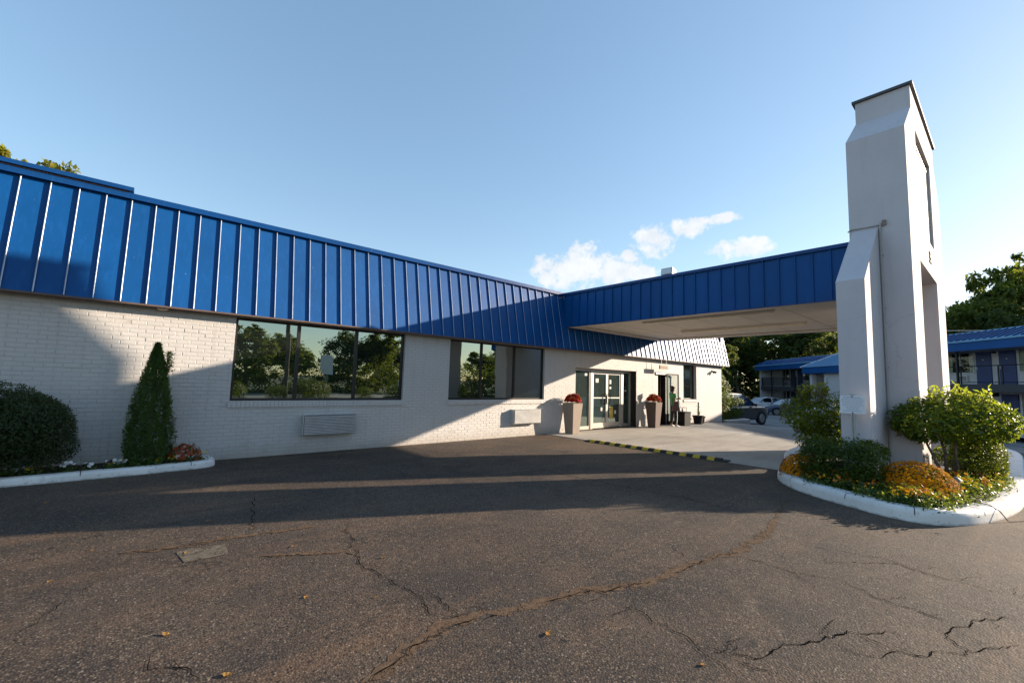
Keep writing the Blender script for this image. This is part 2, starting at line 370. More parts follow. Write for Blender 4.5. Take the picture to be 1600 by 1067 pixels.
class MB:
    def __init__(s): s.v = []; s.f = []
    def quad(s, a, b, c, d):
        i = len(s.v); s.v += [tuple(a), tuple(b), tuple(c), tuple(d)]; s.f.append((i, i+1, i+2, i+3)); return s
    def tri(s, a, b, c):
        i = len(s.v); s.v += [tuple(a), tuple(b), tuple(c)]; s.f.append((i, i+1, i+2)); return s
    def poly(s, pts):
        i = len(s.v); s.v += [tuple(p) for p in pts]; s.f.append(tuple(range(i, i+len(pts)))); return s
    def hexa(s, p):                      # 8 points: bottom loop 0-3 (ccw from above), top loop 4-7
        i = len(s.v); s.v += [tuple(q) for q in p]
        s.f += [(i+3, i+2, i+1, i), (i+4, i+5, i+6, i+7)] + [(i+k, i+(k+1) % 4, i+4+(k+1) % 4, i+4+k) for k in range(4)]; return s
    def box(s, x0, x1, y0, y1, z0, z1):
        return s.hexa([(x0, y0, z0), (x1, y0, z0), (x1, y1, z0), (x0, y1, z0), (x0, y0, z1), (x1, y0, z1), (x1, y1, z1), (x0, y1, z1)])
    def prism(s, pts, axis, a, b):       # 2-D polygon extruded along axis
        def P(u, w, t): return (t, u, w) if axis == 'x' else (u, t, w) if axis == 'y' else (u, w, t)
        n = len(pts); i = len(s.v)
        s.v += [P(u, w, a) for u, w in pts] + [P(u, w, b) for u, w in pts]
        s.f += [tuple(range(i, i+n)), tuple(range(i+2*n-1, i+n-1, -1))]
        s.f += [(i+k, i+n+k, i+n+(k+1) % n, i+(k+1) % n) for k in range(n)]
        return s
    def tube(s, pts, rad, n=8, cap=True):
        pts = [Vector(p) for p in pts]
        if not hasattr(rad, '__len__'): rad = [rad]*len(pts)
        i = len(s.v); up = Vector((0, 0, 1))
        for k, p in enumerate(pts):
            d = (pts[min(k+1, len(pts)-1)] - pts[max(k-1, 0)]).normalized()
            a = d.cross(up if abs(d.z) < .95 else Vector((1, 0, 0))).normalized(); b = d.cross(a)
            for j in range(n):
                t = 2*math.pi*j/n
                s.v.append(tuple(p + (a*math.cos(t) + b*math.sin(t))*rad[k]))
        for k in range(len(pts)-1):
            for j in range(n):
                s.f.append((i+k*n+j, i+k*n+(j+1) % n, i+(k+1)*n+(j+1) % n, i+(k+1)*n+j))
        if cap:
            s.f.append(tuple(i+j for j in range(n))[::-1]); s.f.append(tuple(i+(len(pts)-1)*n+j for j in range(n)))
        return s
    def lathe(s, prof, c=(0, 0, 0), n=20, axis='z'):
        i = len(s.v)
        for r, z in prof:
            for j in range(n):
                t = 2*math.pi*j/n
                p = (r*math.cos(t), r*math.sin(t), z)
                if axis == 'y': p = (p[0], p[2], p[1])
                elif axis == 'x': p = (p[2], p[0], p[1])
                s.v.append((c[0]+p[0], c[1]+p[1], c[2]+p[2]))
        for k in range(len(prof)-1):
            for j in range(n):
                s.f.append((i+k*n+j, i+k*n+(j+1) % n, i+(k+1)*n+(j+1) % n, i+(k+1)*n+j))
        s.f.append(tuple(i+j for j in range(n))[::-1]); s.f.append(tuple(i+(len(prof)-1)*n+j for j in range(n)))
        return s
    def mesh(s, name, mat, off=(0, 0, 0), smooth=False, bevel=0):
        me = bpy.data.meshes.new(name)
        o = off
        me.from_pydata([(v[0]-o[0], v[1]-o[1], v[2]-o[2]) for v in s.v], [], s.f)
        bm = bmesh.new(); bm.from_mesh(me)
        bmesh.ops.recalc_face_normals(bm, faces=bm.faces)
        if bevel:
            bmesh.ops.bevel(bm, geom=[e for e in bm.edges if len(e.link_faces) == 2 and e.calc_face_angle(0) > .5], offset=bevel, segments=2, affect='EDGES', clamp_overlap=True)
        bm.to_mesh(me); bm.free()
        if smooth:
            for p in me.polygons: p.use_smooth = True
        me.materials.append(mat); me.update()
        return me
    def build(s, name, mat, parent=None, world=True, smooth=False, bevel=0, kind=None, label=None):
        off = wloc(parent) if (parent and world) else Vector((0, 0, 0))
        o = link(name, s.mesh(name, mat, off, smooth, bevel), parent)
        return tag(o, label=label, kind=kind)
def structure(name, mb, mat, **k):
    return mb.build(name, mat, kind='structure', **k)

# ------------------------------------------------------------------ foliage
def norm(a): return a/np.maximum(np.linalg.norm(a, axis=-1, keepdims=True), 1e-9)
def leaf_mesh(name, mat, P, N, L, W, droop=.0, seed=0, fold=.12, up=.0):
    """one folded diamond leaf at each point P, facing about N"""
    g = np.random.default_rng(seed); n = len(P)
    N = norm(N + g.normal(0, .45, (n, 3)))
    a = norm(np.cross(N, g.normal(0, 1, (n, 3)))); a = norm(a + np.array([0, 0, up-droop]) + N*.35)
    s_ = norm(np.cross(a, N)); nn = np.cross(s_, a)
    l = (L*g.uniform(.7, 1.25, n))[:, None]; w = (W*g.uniform(.75, 1.2, n))[:, None]
    p0 = P; p1 = P + a*l*.45 + s_*w*.5 + nn*l*fold; p2 = P + a*l; p3 = P + a*l*.45 - s_*w*.5 + nn*l*fold
    V = np.stack([p0, p1, p2, p3], 1).reshape(-1, 3).astype(np.float32)
    me = bpy.data.meshes.new(name)
    me.vertices.add(4*n); me.vertices.foreach_set('co', V.ravel())
    me.loops.add(4*n); me.loops.foreach_set('vertex_index', np.arange(4*n, dtype=np.int32))
    me.polygons.add(n); me.polygons.foreach_set('loop_start', np.arange(0, 4*n, 4, dtype=np.int32))
    me.polygons.foreach_set('loop_total', np.full(n, 4, dtype=np.int32))
    me.update(calc_edges=True); me.validate()
    me.materials.append(mat)
    return me
def sphere_dirs(n, g): return norm(g.normal(0, 1, (n, 3)))
def blob_points(n, c, r, g, shell=.75, flat_bottom=None, lump=.12, power=1.0):
    """points mostly on a lumpy superellipsoid shell; returns points, outward normals"""
    d = sphere_dirs(n, g)
    if power != 1.0:
        d = np.sign(d)*np.abs(d)**power; d = d/np.maximum(np.abs(d).max(1, keepdims=True)**.0, 1)
        d = d / (np.sum(np.abs(d)**(2/power), axis=1, keepdims=True)**(power/2))
    K = norm(g.normal(0, 1, (26, 3)))
    lm = 1 + lump*np.max(np.clip((d@K.T-.82)/.18, 0, 1)*g.uniform(-.6, 1.2, 26), axis=1)
    rad = (shell + (1-shell)*g.random(n)**.5)*lm
    P = d*rad[:, None]*np.array(r) + np.array(c)
    N = norm(d/np.array(r))
    if flat_bottom is not None:
        k = P[:, 2] > flat_bottom; P, N = P[k], N[k]
    return P, N
def tree_crown(name, mat, spec, leaf, nleaf, seed):
    """spec: list of (cx,cy,cz,rx,ry,rz) masses filled with leaf clumps; gaps are left between clumps"""
    g = np.random.default_rng(seed); Ps, Ns = [], []
    vol = np.array([s[3]*s[4]*s[5] for s in spec])**.67; vol /= vol.sum()
    for s, v in zip(spec, vol):
        k = max(6, int(nleaf*v)); nc = max(5, int(k/55))
        cd = sphere_dirs(nc, g); cr = g.uniform(.45, 1.0, nc)**.6
        cc = cd*cr[:, None]*np.array(s[3:6]) + np.array(s[:3])
        per = k//nc
        for c, d in zip(cc, cd):
            rr = min(s[3], s[5])*g.uniform(.16, .36)
            p = g.normal(0, 1, (per, 3)); p = norm(p)*(g.random((per, 1))**.45)*rr*np.array([1.25, 1.25, .75])
            Ps.append(c+p); Ns.append(norm(p+d*rr*.5+np.array([0, 0, .35*rr])))
    return leaf_mesh(name, mat, np.concatenate(Ps), np.concatenate(Ns), leaf, leaf*.62, .25, seed)
def trunk_mesh(name, h, r, limbs, seed, lean=.03):
    g = random.Random(seed); b = MB()
    pts = [(0, 0, 0)]; x = y = 0
    for k in range(1, 7):
        x += g.uniform(-lean, lean)*h; y += g.uniform(-lean, lean)*h; pts.append((x, y, h*k/6))
    b.tube(pts, [r*(1.25 if k == 0 else 1-.11*k) for k in range(7)], 9)
    for k in range(limbs):
        q = pts[g.randint(3, 6)]; t = g.uniform(0, 2*math.pi); ln = h*g.uniform(.25, .42)
        m_ = (q[0]+math.cos(t)*ln*.4, q[1]+math.sin(t)*ln*.4, q[2]+ln*.35); e = (q[0]+math.cos(t)*ln*.75, q[1]+math.sin(t)*ln*.75, q[2]+ln*.85)
        b.tube([q, m_, e], [r*.5, r*.32, r*.12], 6)
    return b.mesh(name, BARK, smooth=True)

# ------------------------------------------------------------------ ground
def sstep(t): t = min(1, max(0, t)); return t*t*(3-2*t)
def gz(x, y=0):
    return -.46*sstep((x-19.5)/8.5) - .18*sstep((x-30)/18)
def sheet(name, xs, ys, dz, mat, inside=None, kind='structure', **k):
    b = MB(); idx = {}
    for i, x in enumerate(xs):
        for j, y in enumerate(ys):
            idx[i, j] = len(b.v); b.v.append((x, y, gz(x, y)+dz))
    for i in range(len(xs)-1):
        for j in range(len(ys)-1):
            b.f.append((idx[i, j], idx[i+1, j], idx[i+1, j+1], idx[i, j+1]))
    return b.build(name, mat, kind=kind, **k)
XS = [-1500, -400, -120, -60, -30, -14, -8, 0, 8, 14, 19] + [19.5+.7*i for i in range(13)] + [30+1.5*i for i in range(13)] + [52, 60, 75, 95, 150, 400, 1500]
sheet('terrain', XS, [-1500, -400, -120, -50, -24, -9, 5, 20, 50, 120, 400, 1500], -.012, GRASSM)
sheet('asphalt_lot', [x for x in XS if -70 < x < 80], [-9, 0, 5, 10, 20, 34, 50], 0.0, ASPHALT)
ROADM = plain('road_surface', (.17, .165, .155), .9, var=.2, scale=2)
sheet('road', [x for x in XS if -130 < x < 160], [-21, -13.5], 0.004, ROADM)
LOT = plain('grey_lot_asphalt', (.15, .148, .145), .88, var=.3, scale=.7, bump=.5, bscale=60)
sheet('parking_lot', [15.95] + [17.2, 18.4] + [19.5+.7*i for i in range(13)] + [30+1.5*i for i in range(13)] + [52, 58, 64], [3.6, 6, 9.1], .004, LOT)
sheet('parking_lot', [21.75] + [22.3+.7*i for i in range(10)] + [30+1.5*i for i in range(13)] + [52, 58, 64], [9.1, 12, 18, 26], .004, LOT)
sheet('parking_lot', [18.9] + [19.5+.7*i for i in range(13)] + [30+1.5*i for i in range(13)] + [52, 58, 64], [-8, -3, 0, 3.6], .004, LOT)
# concrete drive under the canopy, with a saw-cut joint
pad = MB()
for (x0, x1, y0, y1) in ((9.62, 12.68, 2.75, 6.1), (12.70, 15.9, 2.75, 6.1), (9.62, 12.68, 6.12, 9.43), (12.70, 16.6, 6.12, 9.43)):
    pad.box(x0, x1, y0, y1, -.05, .012)
structure('concrete_drive', pad, CONCRETE)

# cracks: ragged open joints, the wide ones silted with brown dirt
def ribbon(pts, width, seed, jag=.35, step=.035, z=.004):
    g = random.Random(seed); out = []
    for (a, b) in zip(pts, pts[1:]):
        L = math.hypot(b[0]-a[0], b[1]-a[1]); n = max(1, int(L/step))
        for k in range(n): out.append((a[0]+(b[0]-a[0])*k/n, a[1]+(b[1]-a[1])*k/n))
    out.append(pts[-1])
    w1 = w2 = 0; Lf, Rt = [], []
    for i, p in enumerate(out):
        q0, q1 = out[max(0, i-1)], out[min(len(out)-1, i+1)]
        d = Vector((q1[0]-q0[0], q1[1]-q0[1])); d.normalize(); nrm = (-d.y, d.x)
        w1 = .7*w1 + .3*g.uniform(-1, 1); wob = w1*step*2.0 + g.uniform(-.3, .3)*step*jag*2
        tap = min(1, (i+1)/5, (len(out)-i)/5)
        h = width*.5*tap*g.uniform(1-jag*1.6, 1+jag*1.6)
        Lf.append((p[0]+nrm[0]*(wob+h), p[1]+nrm[1]*(wob+h), z)); Rt.append((p[0]+nrm[0]*(wob-h), p[1]+nrm[1]*(wob-h), z))
    return Lf, Rt
CRACKM = plain('crack_shadowed_fill', (.010, .009, .008), .95)
def ragged(name, base, thr):
    m = M(name); p = m.pos()
    c = m.ramp(m.noise(p, 25, 5, .65), [(.3, tuple(x*.6 for x in base)), (.7, tuple(x*1.35 for x in base))])
    m.set(color=c, rough=.95, spec=.05, normal=m.bump(m.noise(p, 150, 5, .6), .8, .004))
    t = m.n('ShaderNodeBsdfTransparent')
    k = m.ramp(m.math('ADD', m.math('MULTIPLY', m.noise(p, 9, 4, .6), .5), m.math('MULTIPLY', m.noise(p, 48, 5, .65), .5)), [(thr-.03, 0.0), (thr+.03, 1.0)])
    x = m.n('ShaderNodeMixShader', {0: k, 1: t.outputs[0], 2: m.b.outputs[0]}); m.l(x.outputs[0], m.o.inputs['Surface'])
    return m.m
SILTM = ragged('brown_silt', (.125, .084, .056), .45)
pz = MB(); pz.quad((.40, 4.83, .004), (.44, 4.52, .004), (.745, 4.52, .004), (.76, 4.80, .004))
structure('asphalt_patch', pz, ragged('pale_patch', (.135, .115, .09), .44))
CRACKM = plain('crack_shadowed_fill', (.007, .006, .0055), 1.0, spec=0.0)
CRACKS = [('s', 0.075, [(1.008, 2.262), (1.338, 2.377), (1.647, 2.451), (1.829, 2.426), (2.084, 2.333), (2.572, 2.244), (3.234, 2.005), (3.856, 1.971), (4.501, 1.841), (5.293, 1.83), (5.944, 1.981)]), ('s', 0.03, [(5.44, 1.848), (6.28, 2.055), (7.337, 2.212)]), ('c', 0.014, [(1.812, 4.649), (1.64, 4.056), (1.573, 3.667), (1.589, 3.326), (1.663, 2.947), (1.654, 2.747), (1.655, 2.541)]), ('c', 0.012, [(1.779, 2.919), (1.782, 2.705), (1.767, 2.484)]), ('c', 0.01, [(1.829, 2.614), (1.942, 2.506), (1.998, 2.399)]), ('c', 0.012, [(2.824, 1.853), (2.754, 1.645), (2.73, 1.391), (2.68, 1.269), (2.621, 1.169), (2.61, 1.062)]), ('c', 0.012, [(4.368, 1.787), (4.439, 1.339), (4.539, 1.066), (4.413, 0.759), (4.387, 0.492), (4.352, 0.325)]), ('c', 0.012, [(4.827, 0.048), (4.633, 0.208), (4.34, 0.325), (4.15, 0.378), (4.076, 0.372), (3.986, 0.25), (3.773, 0.377), (3.682, 0.41), (3.562, 0.55), (3.412, 0.643)]), ('c', 0.015, [(2.776, 1.218), (2.843, 1.066), (3.027, 1.061), (3.175, 0.987), (3.486, 0.847), (3.678, 0.771), (3.903, 0.597)]), ('c', 0.014, [(2.785, 1.149), (2.751, 1.066), (2.778, 0.977), (2.762, 0.878)]), ('c', 0.012, [(0.197, 3.172), (0.22, 3.051), (0.307, 2.919), (0.376, 2.79)]), ('c', 0.014, [(1.266, 6.388), (1.128, 5.727), (1.028, 5.067)]), ('s', 0.05, [(0.029, 5.058), (0.367, 4.969), (0.769, 4.948), (1.111, 4.916), (1.591, 4.807)]), ('s', 0.045, [(0.938, 4.302), (1.212, 4.187), (1.556, 3.986), (1.607, 3.895)]), ('c', 0.008, [(-0.085, 4.543), (-0.22, 4.18), (-0.34, 3.984), (-0.388, 3.775)]), ('c', 0.018, [(5.649, 5.575), (5.807, 4.308), (5.945, 3.201), (5.975, 2.435)]), ('c', 0.012, [(4.104, 2.313), (4.001, 2.094), (3.958, 1.981)]), ('c', 0.01, [(3.921, 0.3), (4.19, 0.155), (4.344, 0.051)]), ('c', 0.01, [(4.876, 1.213), (5.424, 0.806), (5.337, 0.466), (5.35, 0.045)]), ('c', 0.009, [(2.595, 2.202), (2.564, 2.086), (2.746, 2.028)]), ('c', 0.009, [(5.193, 1.56), (5.485, 0.906), (5.29, 0.501)])]
for i, (kind, w, pts) in enumerate(CRACKS):
    Lf, Rt = ribbon(pts, w*(.50 if kind == 'c' else 1.3), 40+i, .42 if kind == 'c' else .3, z=.0046 if kind == 'c' else .0022+i*.0002)
    b = MB(); n = len(Lf); b.v = Lf + Rt; b.f = [(k, n+k, n+k+1, k+1) for k in range(n-1)]
    structure('crack' if kind == 'c' else 'silt_streak', b, CRACKM if kind == 'c' else SILTM)
    if kind == 'c' and len(pts) > 3:
        g2 = random.Random(300+i)
        for q in range(len(pts)):
            if g2.random() < .7:
                a0 = g2.uniform(0, 6.28); ln = g2.uniform(.12, .45); p0 = pts[q]; path = [p0]
                for t_ in range(3):
                    a0 += g2.uniform(-.6, .6); path.append((path[-1][0]+math.cos(a0)*ln/3, path[-1][1]+math.sin(a0)*ln/3))
                L2, R2 = ribbon(path, w*.3, 600+i*20+q, .5, .02, z=.0058)
                b = MB(); n = len(L2); b.v = L2 + R2; b.f = [(k, n+k, n+k+1, k+1) for k in range(n-1)]
                structure('crack', b, CRACKM)
    if kind == 's' and w > .04:
        for s_, sd in ((-.42, 9),):
            L2, R2 = ribbon([(p[0]+s_*w*.9*math.cos(k*1.3), p[1]+s_*w) for k, p in enumerate(pts[:-2])], .006, 90+i+sd, .5, z=.007)
            b = MB(); n = len(L2); b.v = L2 + R2; b.f = [(k, n+k, n+k+1, k+1) for k in range(n-1) if (k//9+sd) % 4]
            structure('crack', b, CRACKM)

# ------------------------------------------------------------------ office building
Y0 = 9.435
XL, XR, ZW = -6.0, 21.72, 2.62
bld = thing('office_building', 'long low white painted brick office with a blue standing seam metal roof edge', 'building', (8, Y0, 0))
OPEN = [(1.36, 4.80, 1.05, 2.60), (6.06, 9.48, 1.05, 2.60), (10.93, 14.42, -.2, 2.09), (15.71, 16.52, -.2, 2.10), (18.0, 19.17, 1.02, 2.53)]
wall = MB()
xsb = sorted({XL, XR} | {o[0] for o in OPEN} | {o[1] for o in OPEN})
for a, b in zip(xsb, xsb[1:]):
    hit = [o for o in OPEN if o[0] <= a + 1e-6 and o[1] >= b - 1e-6]
    spans = [(-.6, ZW)] if not hit else [(lo, hi) for lo, hi in ((-.6, hit[0][2]), (hit[0][3], ZW)) if hi - lo > .01]
    for lo, hi in spans: wall.box(a, b, Y0+.003, Y0+.24, lo, hi)
wallo = wall.build('brick_wall', MORTAR, bld)
# bricks
BL, CH, J = .2032, .0677, .0095
def brick_mesh(seed):
    g = random.Random(seed); l, h, c = (BL-J)/2, (CH-J)/2, .0045
    b = MB(); fy = lambda: g.uniform(-.0006, .0006)
    o = [(-l, .012, -h), (l, .012, -h), (l, .012, h), (-l, .012, h)]
    i_ = [(-l, .0028, -h), (l, .0028, -h), (l, .0028, h), (-l, .0028, h)]
    f = [(-l+c, fy(), -h+c), (l-c, fy(), -h+c), (l-c, fy(), h-c), (-l+c, fy(), h-c)]
    b.v = o + i_ + f; b.f = [(8, 9, 10, 11)] + [(4+k, 4+(k+1) % 4, 8+(k+1) % 4, 8+k) for k in range(4)] + [(k, (k+1) % 4, 4+(k+1) % 4, 4+k) for k in range(4)]
    return b
bricks = []
for k in range(-2, 39):
    z = k*CH + CH/2
    if z + CH/2 > ZW: continue
    x = XL - (BL/2 if k % 2 else 0) + rnd.uniform(-.006, .006)
    while x < XR:
        a, b = max(x+J/2, XL), min(x+BL-J/2, XR)
        segs = [(a, b)]
        for o in OPEN:
            if o[2] < z + .02 and o[3] > z - .02:
                ns = []
                for s, e in segs:
                    if e <= o[0] or s >= o[1]: ns.append((s, e)); continue
                    if s < o[0]: ns.append((s, o[0]))
                    if e > o[1]: ns.append((o[1], e))
                segs = ns
        for s, e in segs:
            if e - s > .03: bricks.append(((s+e)/2, z, e-s))
        x += BL
def in_view(x, z):
    return x > -1.7 and z > 0 and not (x < -.2 and z < .9)
bricks.sort(key=lambda b: (0 if in_view(b[0], b[1]) else 1, b[0]**2 + 89 + (b[1]-1.55)**2))
bvar = [brick_mesh(s).mesh('brick', BRICK) for s in range(5)]
wl = wloc(wallo)
for i, (x, z, l) in enumerate(bricks[:300]):
    o = link('brick', bvar[i % 5], wallo, (x-wl.x, Y0-wl.y+rnd.gauss(0, .0011), z-wl.z))
    o.scale = (l/(BL-J), 1, rnd.uniform(.97, 1.0)); o.rotation_euler = (rnd.gauss(0, .006), rnd.gauss(0, .004), rnd.gauss(0, .006))
rest = MB()
for i, (x, z, l) in enumerate(bricks[300:]):
    bm_ = brick_mesh(i % 5); k = len(rest.v); dy = rnd.gauss(0, .0012); sx = l/(BL-J); t = rnd.gauss(0, .006)
    rest.v += [(x+v[0]*sx, Y0+v[1]+dy+t*v[0], z+v[2]) for v in bm_.v]; rest.f += [tuple(k+q for q in f) for f in bm_.f]
rest.build('brickwork', BRICK, wallo, kind='stuff')
# rest of the shell
sh = MB()
sh.box(XL, XR, Y0+14, Y0+14.24, -.6, 4.30); sh.box(XL, XL+.24, Y0+.242, Y0+13.998, -.6, 4.30); sh.box(XR-.24, XR, Y0+.242, Y0+13.998, -.6, 4.30)
sh.build('shell_wall', BRICK, bld)
MB().box(XL, XR, Y0+.2, Y0+14.3, 4.302, 4.40).build('flat_roof', MEMBRANE, bld)
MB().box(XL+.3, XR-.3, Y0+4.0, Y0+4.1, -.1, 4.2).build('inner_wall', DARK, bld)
# mansard fascia of standing seam pans
FB, FT, ZB, ZT = 9.25, 9.61, 2.635, 4.415
def fy(z): return FB + (z-ZB)*(FT-FB)/(ZT-ZB)
SP = .3145
k = -14; x = -1.52 + SP*k; panel_i = 0
seam = MB(); n_ = Vector((0, -(ZT-ZB), (FT-FB))).normalized()
def slab_on_slope(b, x0, x1, z0, z1, up, back=.02):
    p = []
    for z in (z0, z1):
        for (xx, h) in ((x0, up), (x1, up), (x1, -back), (x0, -back)):
            p.append((xx, fy(z)+n_.y*h, z+n_.z*h))
    b.hexa(p)
XE = 22.12
CAPM = plain('seam_highlight_silver', (.24, .28, .34), .38, .7, var=.2, scale=5)  # pale silver cap puts the seam's bright highlight into the colour
def seam_on_slope(x):
    b = MB(); prof = [(-.010, 0), (-.010, .022), (-.007, .030), (0, .033), (.007, .030), (.010, .022), (.010, 0)]
    for z in (ZB-.004, ZT+.004):
        for dx, h in prof: b.v.append((x+dx, fy(z)+n_.y*h, z+n_.z*h))
    n = len(prof); b.f = [(i, i+1, n+i+1, n+i) for i in range(n-1)] + [tuple(range(n)), tuple(range(2*n-1, n-1, -1))]
    o = b.build('seam', SEAMB, bld, smooth=True); o.modifiers.new('edge', 'EDGE_SPLIT').split_angle = R(50)
    b = MB()
    for z in (ZB-.003, ZT-.012):
        for dx, h in ((-.006, .0315), (-.003, .0355), (.004, .0355), (.011, .030), (.0112, .020)): b.v.append((x+dx, fy(z)+n_.y*h, z+n_.z*h))
    b.f = [(i, i+1, 6+i, 5+i) for i in range(4)]
    b.build('seam_cap', CAPM, o)
while x < XE-.02:
    x1 = min(x+SP, XE)
    b = MB(); dz_ = rnd.gauss(0, .0015)
    slab_on_slope(b, x+.002, x1-.002, ZB, ZT, dz_)
    b.build('roof_panel', BLUE, bld)
    seam_on_slope(x)
    x += SP
seam_on_slope(XE)
b = MB(); b.prism([(FT-.075, ZT-.01), (FT-.075, ZT+.085), (FT+.12, ZT+.085), (FT+.12, ZT-.01)], 'x', -.28, XE+.02); b.build('top_trim', TRIM, bld)
b = MB(); b.prism([(FT-.075, ZT-.01), (FT-.075, ZT+.085), (FT+.12, ZT+.085), (FT+.12, ZT-.01)], 'x', XL, -.283); b.build('top_trim', TRIM, bld)
b = MB(); b.prism([(FT-.125, ZT+.105), (FT-.125, ZT+.17), (FT+.22, ZT+.19), (FT+.22, ZT+.105)], 'x', XL, -.25); b.build('raised_coping', TRIM, bld)
MB().box(XL, -.33, FT-.06, FT+.2, ZT+.087, ZT+.103).build('coping_flashing', plain('tan_flashing', (.32, .23, .16), .6), bld)
b = MB(); b.prism([(FB-.03, ZB-.03), (FB-.03, ZB-.002), (FB+.02, ZB-.002), (FB+.02, ZB-.03)], 'x', XL, XE); b.build('drip_edge', SOFFIT, bld)
MB().box(XL, XE, FB+.022, Y0+.1, ZW+.002, ZW+.02).build('soffit', SOFFIT, bld)
b = MB(); b.prism([(FB, ZB), (FT, ZT), (Y0+1.6, ZT), (Y0+1.6, ZB)], 'x', XE-.06, XE-.03); b.build('roof_end', BLUE, bld)
MB().box(XR, XE-.07, FB+.2, Y0+14.2, ZW+.03, 4.3).build('roof_end', BLUE, bld)

# windows
def window(x0, x1, z0, z1, mull, rec=.10, sill=True):
    fr = MB(); y0, y1 = Y0+rec-.035, Y0+rec+.035; t = .045
    fr.box(x0, x0+t, y0, y1, z0, z1); fr.box(x1-t, x1, y0, y1, z0, z1); fr.box(x0+t, x1-t, y0, y1, z0, z0+t); fr.box(x0+t, x1-t, y0, y1, z1-t, z1)
    w = fr.build('window', FRAME, bld)
    xs = [x0+t] + [v for m_ in mull for v in (m_-.03, m_+.03)] + [x1-t]
    for m_ in mull: MB().box(m_-.03, m_+.03, y0-.004, y1, z0+t, z1-t).build('mullion', FRAME, w)
    for i in range(0, len(xs), 2):
        tl = rnd.uniform(-.004, .004)
        MB().hexa([(xs[i], Y0+rec-.004+tl, z0+t), (xs[i+1], Y0+rec-.004-tl, z0+t), (xs[i+1], Y0+rec+.004-tl, z0+t), (xs[i], Y0+rec+.004+tl, z0+t),
                   (xs[i], Y0+rec-.004+tl*.3, z1-t), (xs[i+1], Y0+rec-.004-tl, z1-t), (xs[i+1], Y0+rec+.004-tl, z1-t), (xs[i], Y0+rec+.004+tl*.3, z1-t)]).build('pane', GLASS, w)
    if sill:
        n = max(3, int((x1-x0)/.0677)); s = MB()
        for q in range(n):
            a = x0-.03 + (x1-x0+.06)*q/n
            s.box(a+.002, a+(x1-x0+.06)/n-.002, Y0-.028+rnd.gauss(0, .001), Y0+rec-.036, z0-.115, z0-.004)
        s.build('sill', BRICK, w, kind='stuff')
    return w
window(*OPEN[0], (2.475, 3.665)); window(*OPEN[1], (7.12, 8.31))
window(*OPEN[4], (), .16)
# small air conditioner sleeve grilles under the windows
def ac(x0, x1, z0, z1):
    d = .17
    s = MB(); s.box(x0, x1, Y0-d+.03, Y0+.004, z0, z1)
    s.prism([(x0-.01, z0-.01), (x1+.01, z0-.01), (x1+.01, z1+.01), (x0-.01, z1+.01)], 'y', Y0-d+.012, Y0-d+.029)
    g_ = s.build('air_conditioner_sleeve', GRILLE, bld)
    MB().box(x0+.004, x1-.004, Y0-d+.008, Y0-d+.0115, z0-.004, z1+.004).build('louvre_gap_shade', plain('grille_shadow_grey', (.11, .11, .115), .7), g_)  # dark plate paints in the shade between the louvres
    l_ = MB(); n = 12; h = (z1-z0-.02)/n
    for q in range(n):
        z = z0+.01+q*h
        l_.hexa([(x0+.012, Y0-d-.010, z), (x1-.012, Y0-d-.010, z), (x1-.012, Y0-d+.007, z+h*.1), (x0+.012, Y0-d+.007, z+h*.1),
                 (x0+.012, Y0-d-.010, z+h*.5), (x1-.012, Y0-d-.010, z+h*.5), (x1-.012, Y0-d+.007, z+h*.7), (x0+.012, Y0-d+.007, z+h*.7)])
    l_.build('louvre', GRILLE, g_, kind='stuff')
ac(2.62, 3.67, .375, .765); ac(8.16, 9.20, .385, .775)

# entrance: aluminium storefront set back from the wall face
yd = Y0+.28
MB().box(10.93, 14.42, Y0+.242, Y0+.9, 2.092, 2.14).build('lintel', FRAME, bld)
rv = MB(); rv.box(14.40, 14.425, Y0+.012, yd+.05, 0.012, 2.088); rv.build('jamb', FRAME, bld)
rv = MB(); rv.box(10.925, 10.95, Y0+.012, yd+.05, 0.012, 2.088); rv.build('jamb', FRAME, bld)
ent = MB()
for a, b in ((10.951, 11.0), (11.93, 12.12), (13.77, 13.92), (14.35, 14.399)): ent.box(a, b, yd-.05, yd+.05, .0135, 2.0)
for a, b in ((11.0, 11.93), (13.92, 14.35)): ent.box(a, b, yd-.045, yd+.045, .0135, .13)
ent.box(10.951, 14.399, yd-.05, yd+.05, 2.001, 2.085)
sf = ent.build('storefront_frame', ALU, bld)
MB().box(11.955, 12.0, yd-.056, yd-.0505, .02, 2.0).build('gasket', FRAME, sf)
for a, b in ((11.0, 11.93), (13.92, 14.35)): MB().box(a, b, yd-.006, yd+.006, .131, 2.0).build('pane', DOORGLASS, sf)
for a, b, hx in ((12.124, 12.944, 12.85), (12.950, 13.766, 13.04)):
    d = MB(); t = .055
    for p, q in ((a, a+t), (b-t, b)): d.box(p, q, yd-.03, yd+.03, .03, 1.998)
    d.box(a+t, b-t, yd-.03, yd+.03, .03, .21); d.box(a+t, b-t, yd-.03, yd+.03, 1.92, 1.998); d.box(a+t, b-t, yd-.028, yd+.028, 1.06, 1.10)
    do = d.build('door', ALU, bld)
    MB().box(a+t, b-t, yd-.005, yd+.005, .211, 1.059).build('pane', DOORGLASS, do); MB().box(a+t, b-t, yd-.005, yd+.005, 1.101, 1.919).build('pane', DOORGLASS, do)
    h = MB(); h.tube([(hx, yd-.03, .88), (hx, yd-.10, .90), (hx, yd-.10, 1.20), (hx, yd-.03, 1.22)], .016, 6); h.build('handle', BLACK, do)
NOTE = plain('paper_notice', (.62, .60, .55), .7); YELL = plain('yellow_notice', (.52, .36, .06), .7)
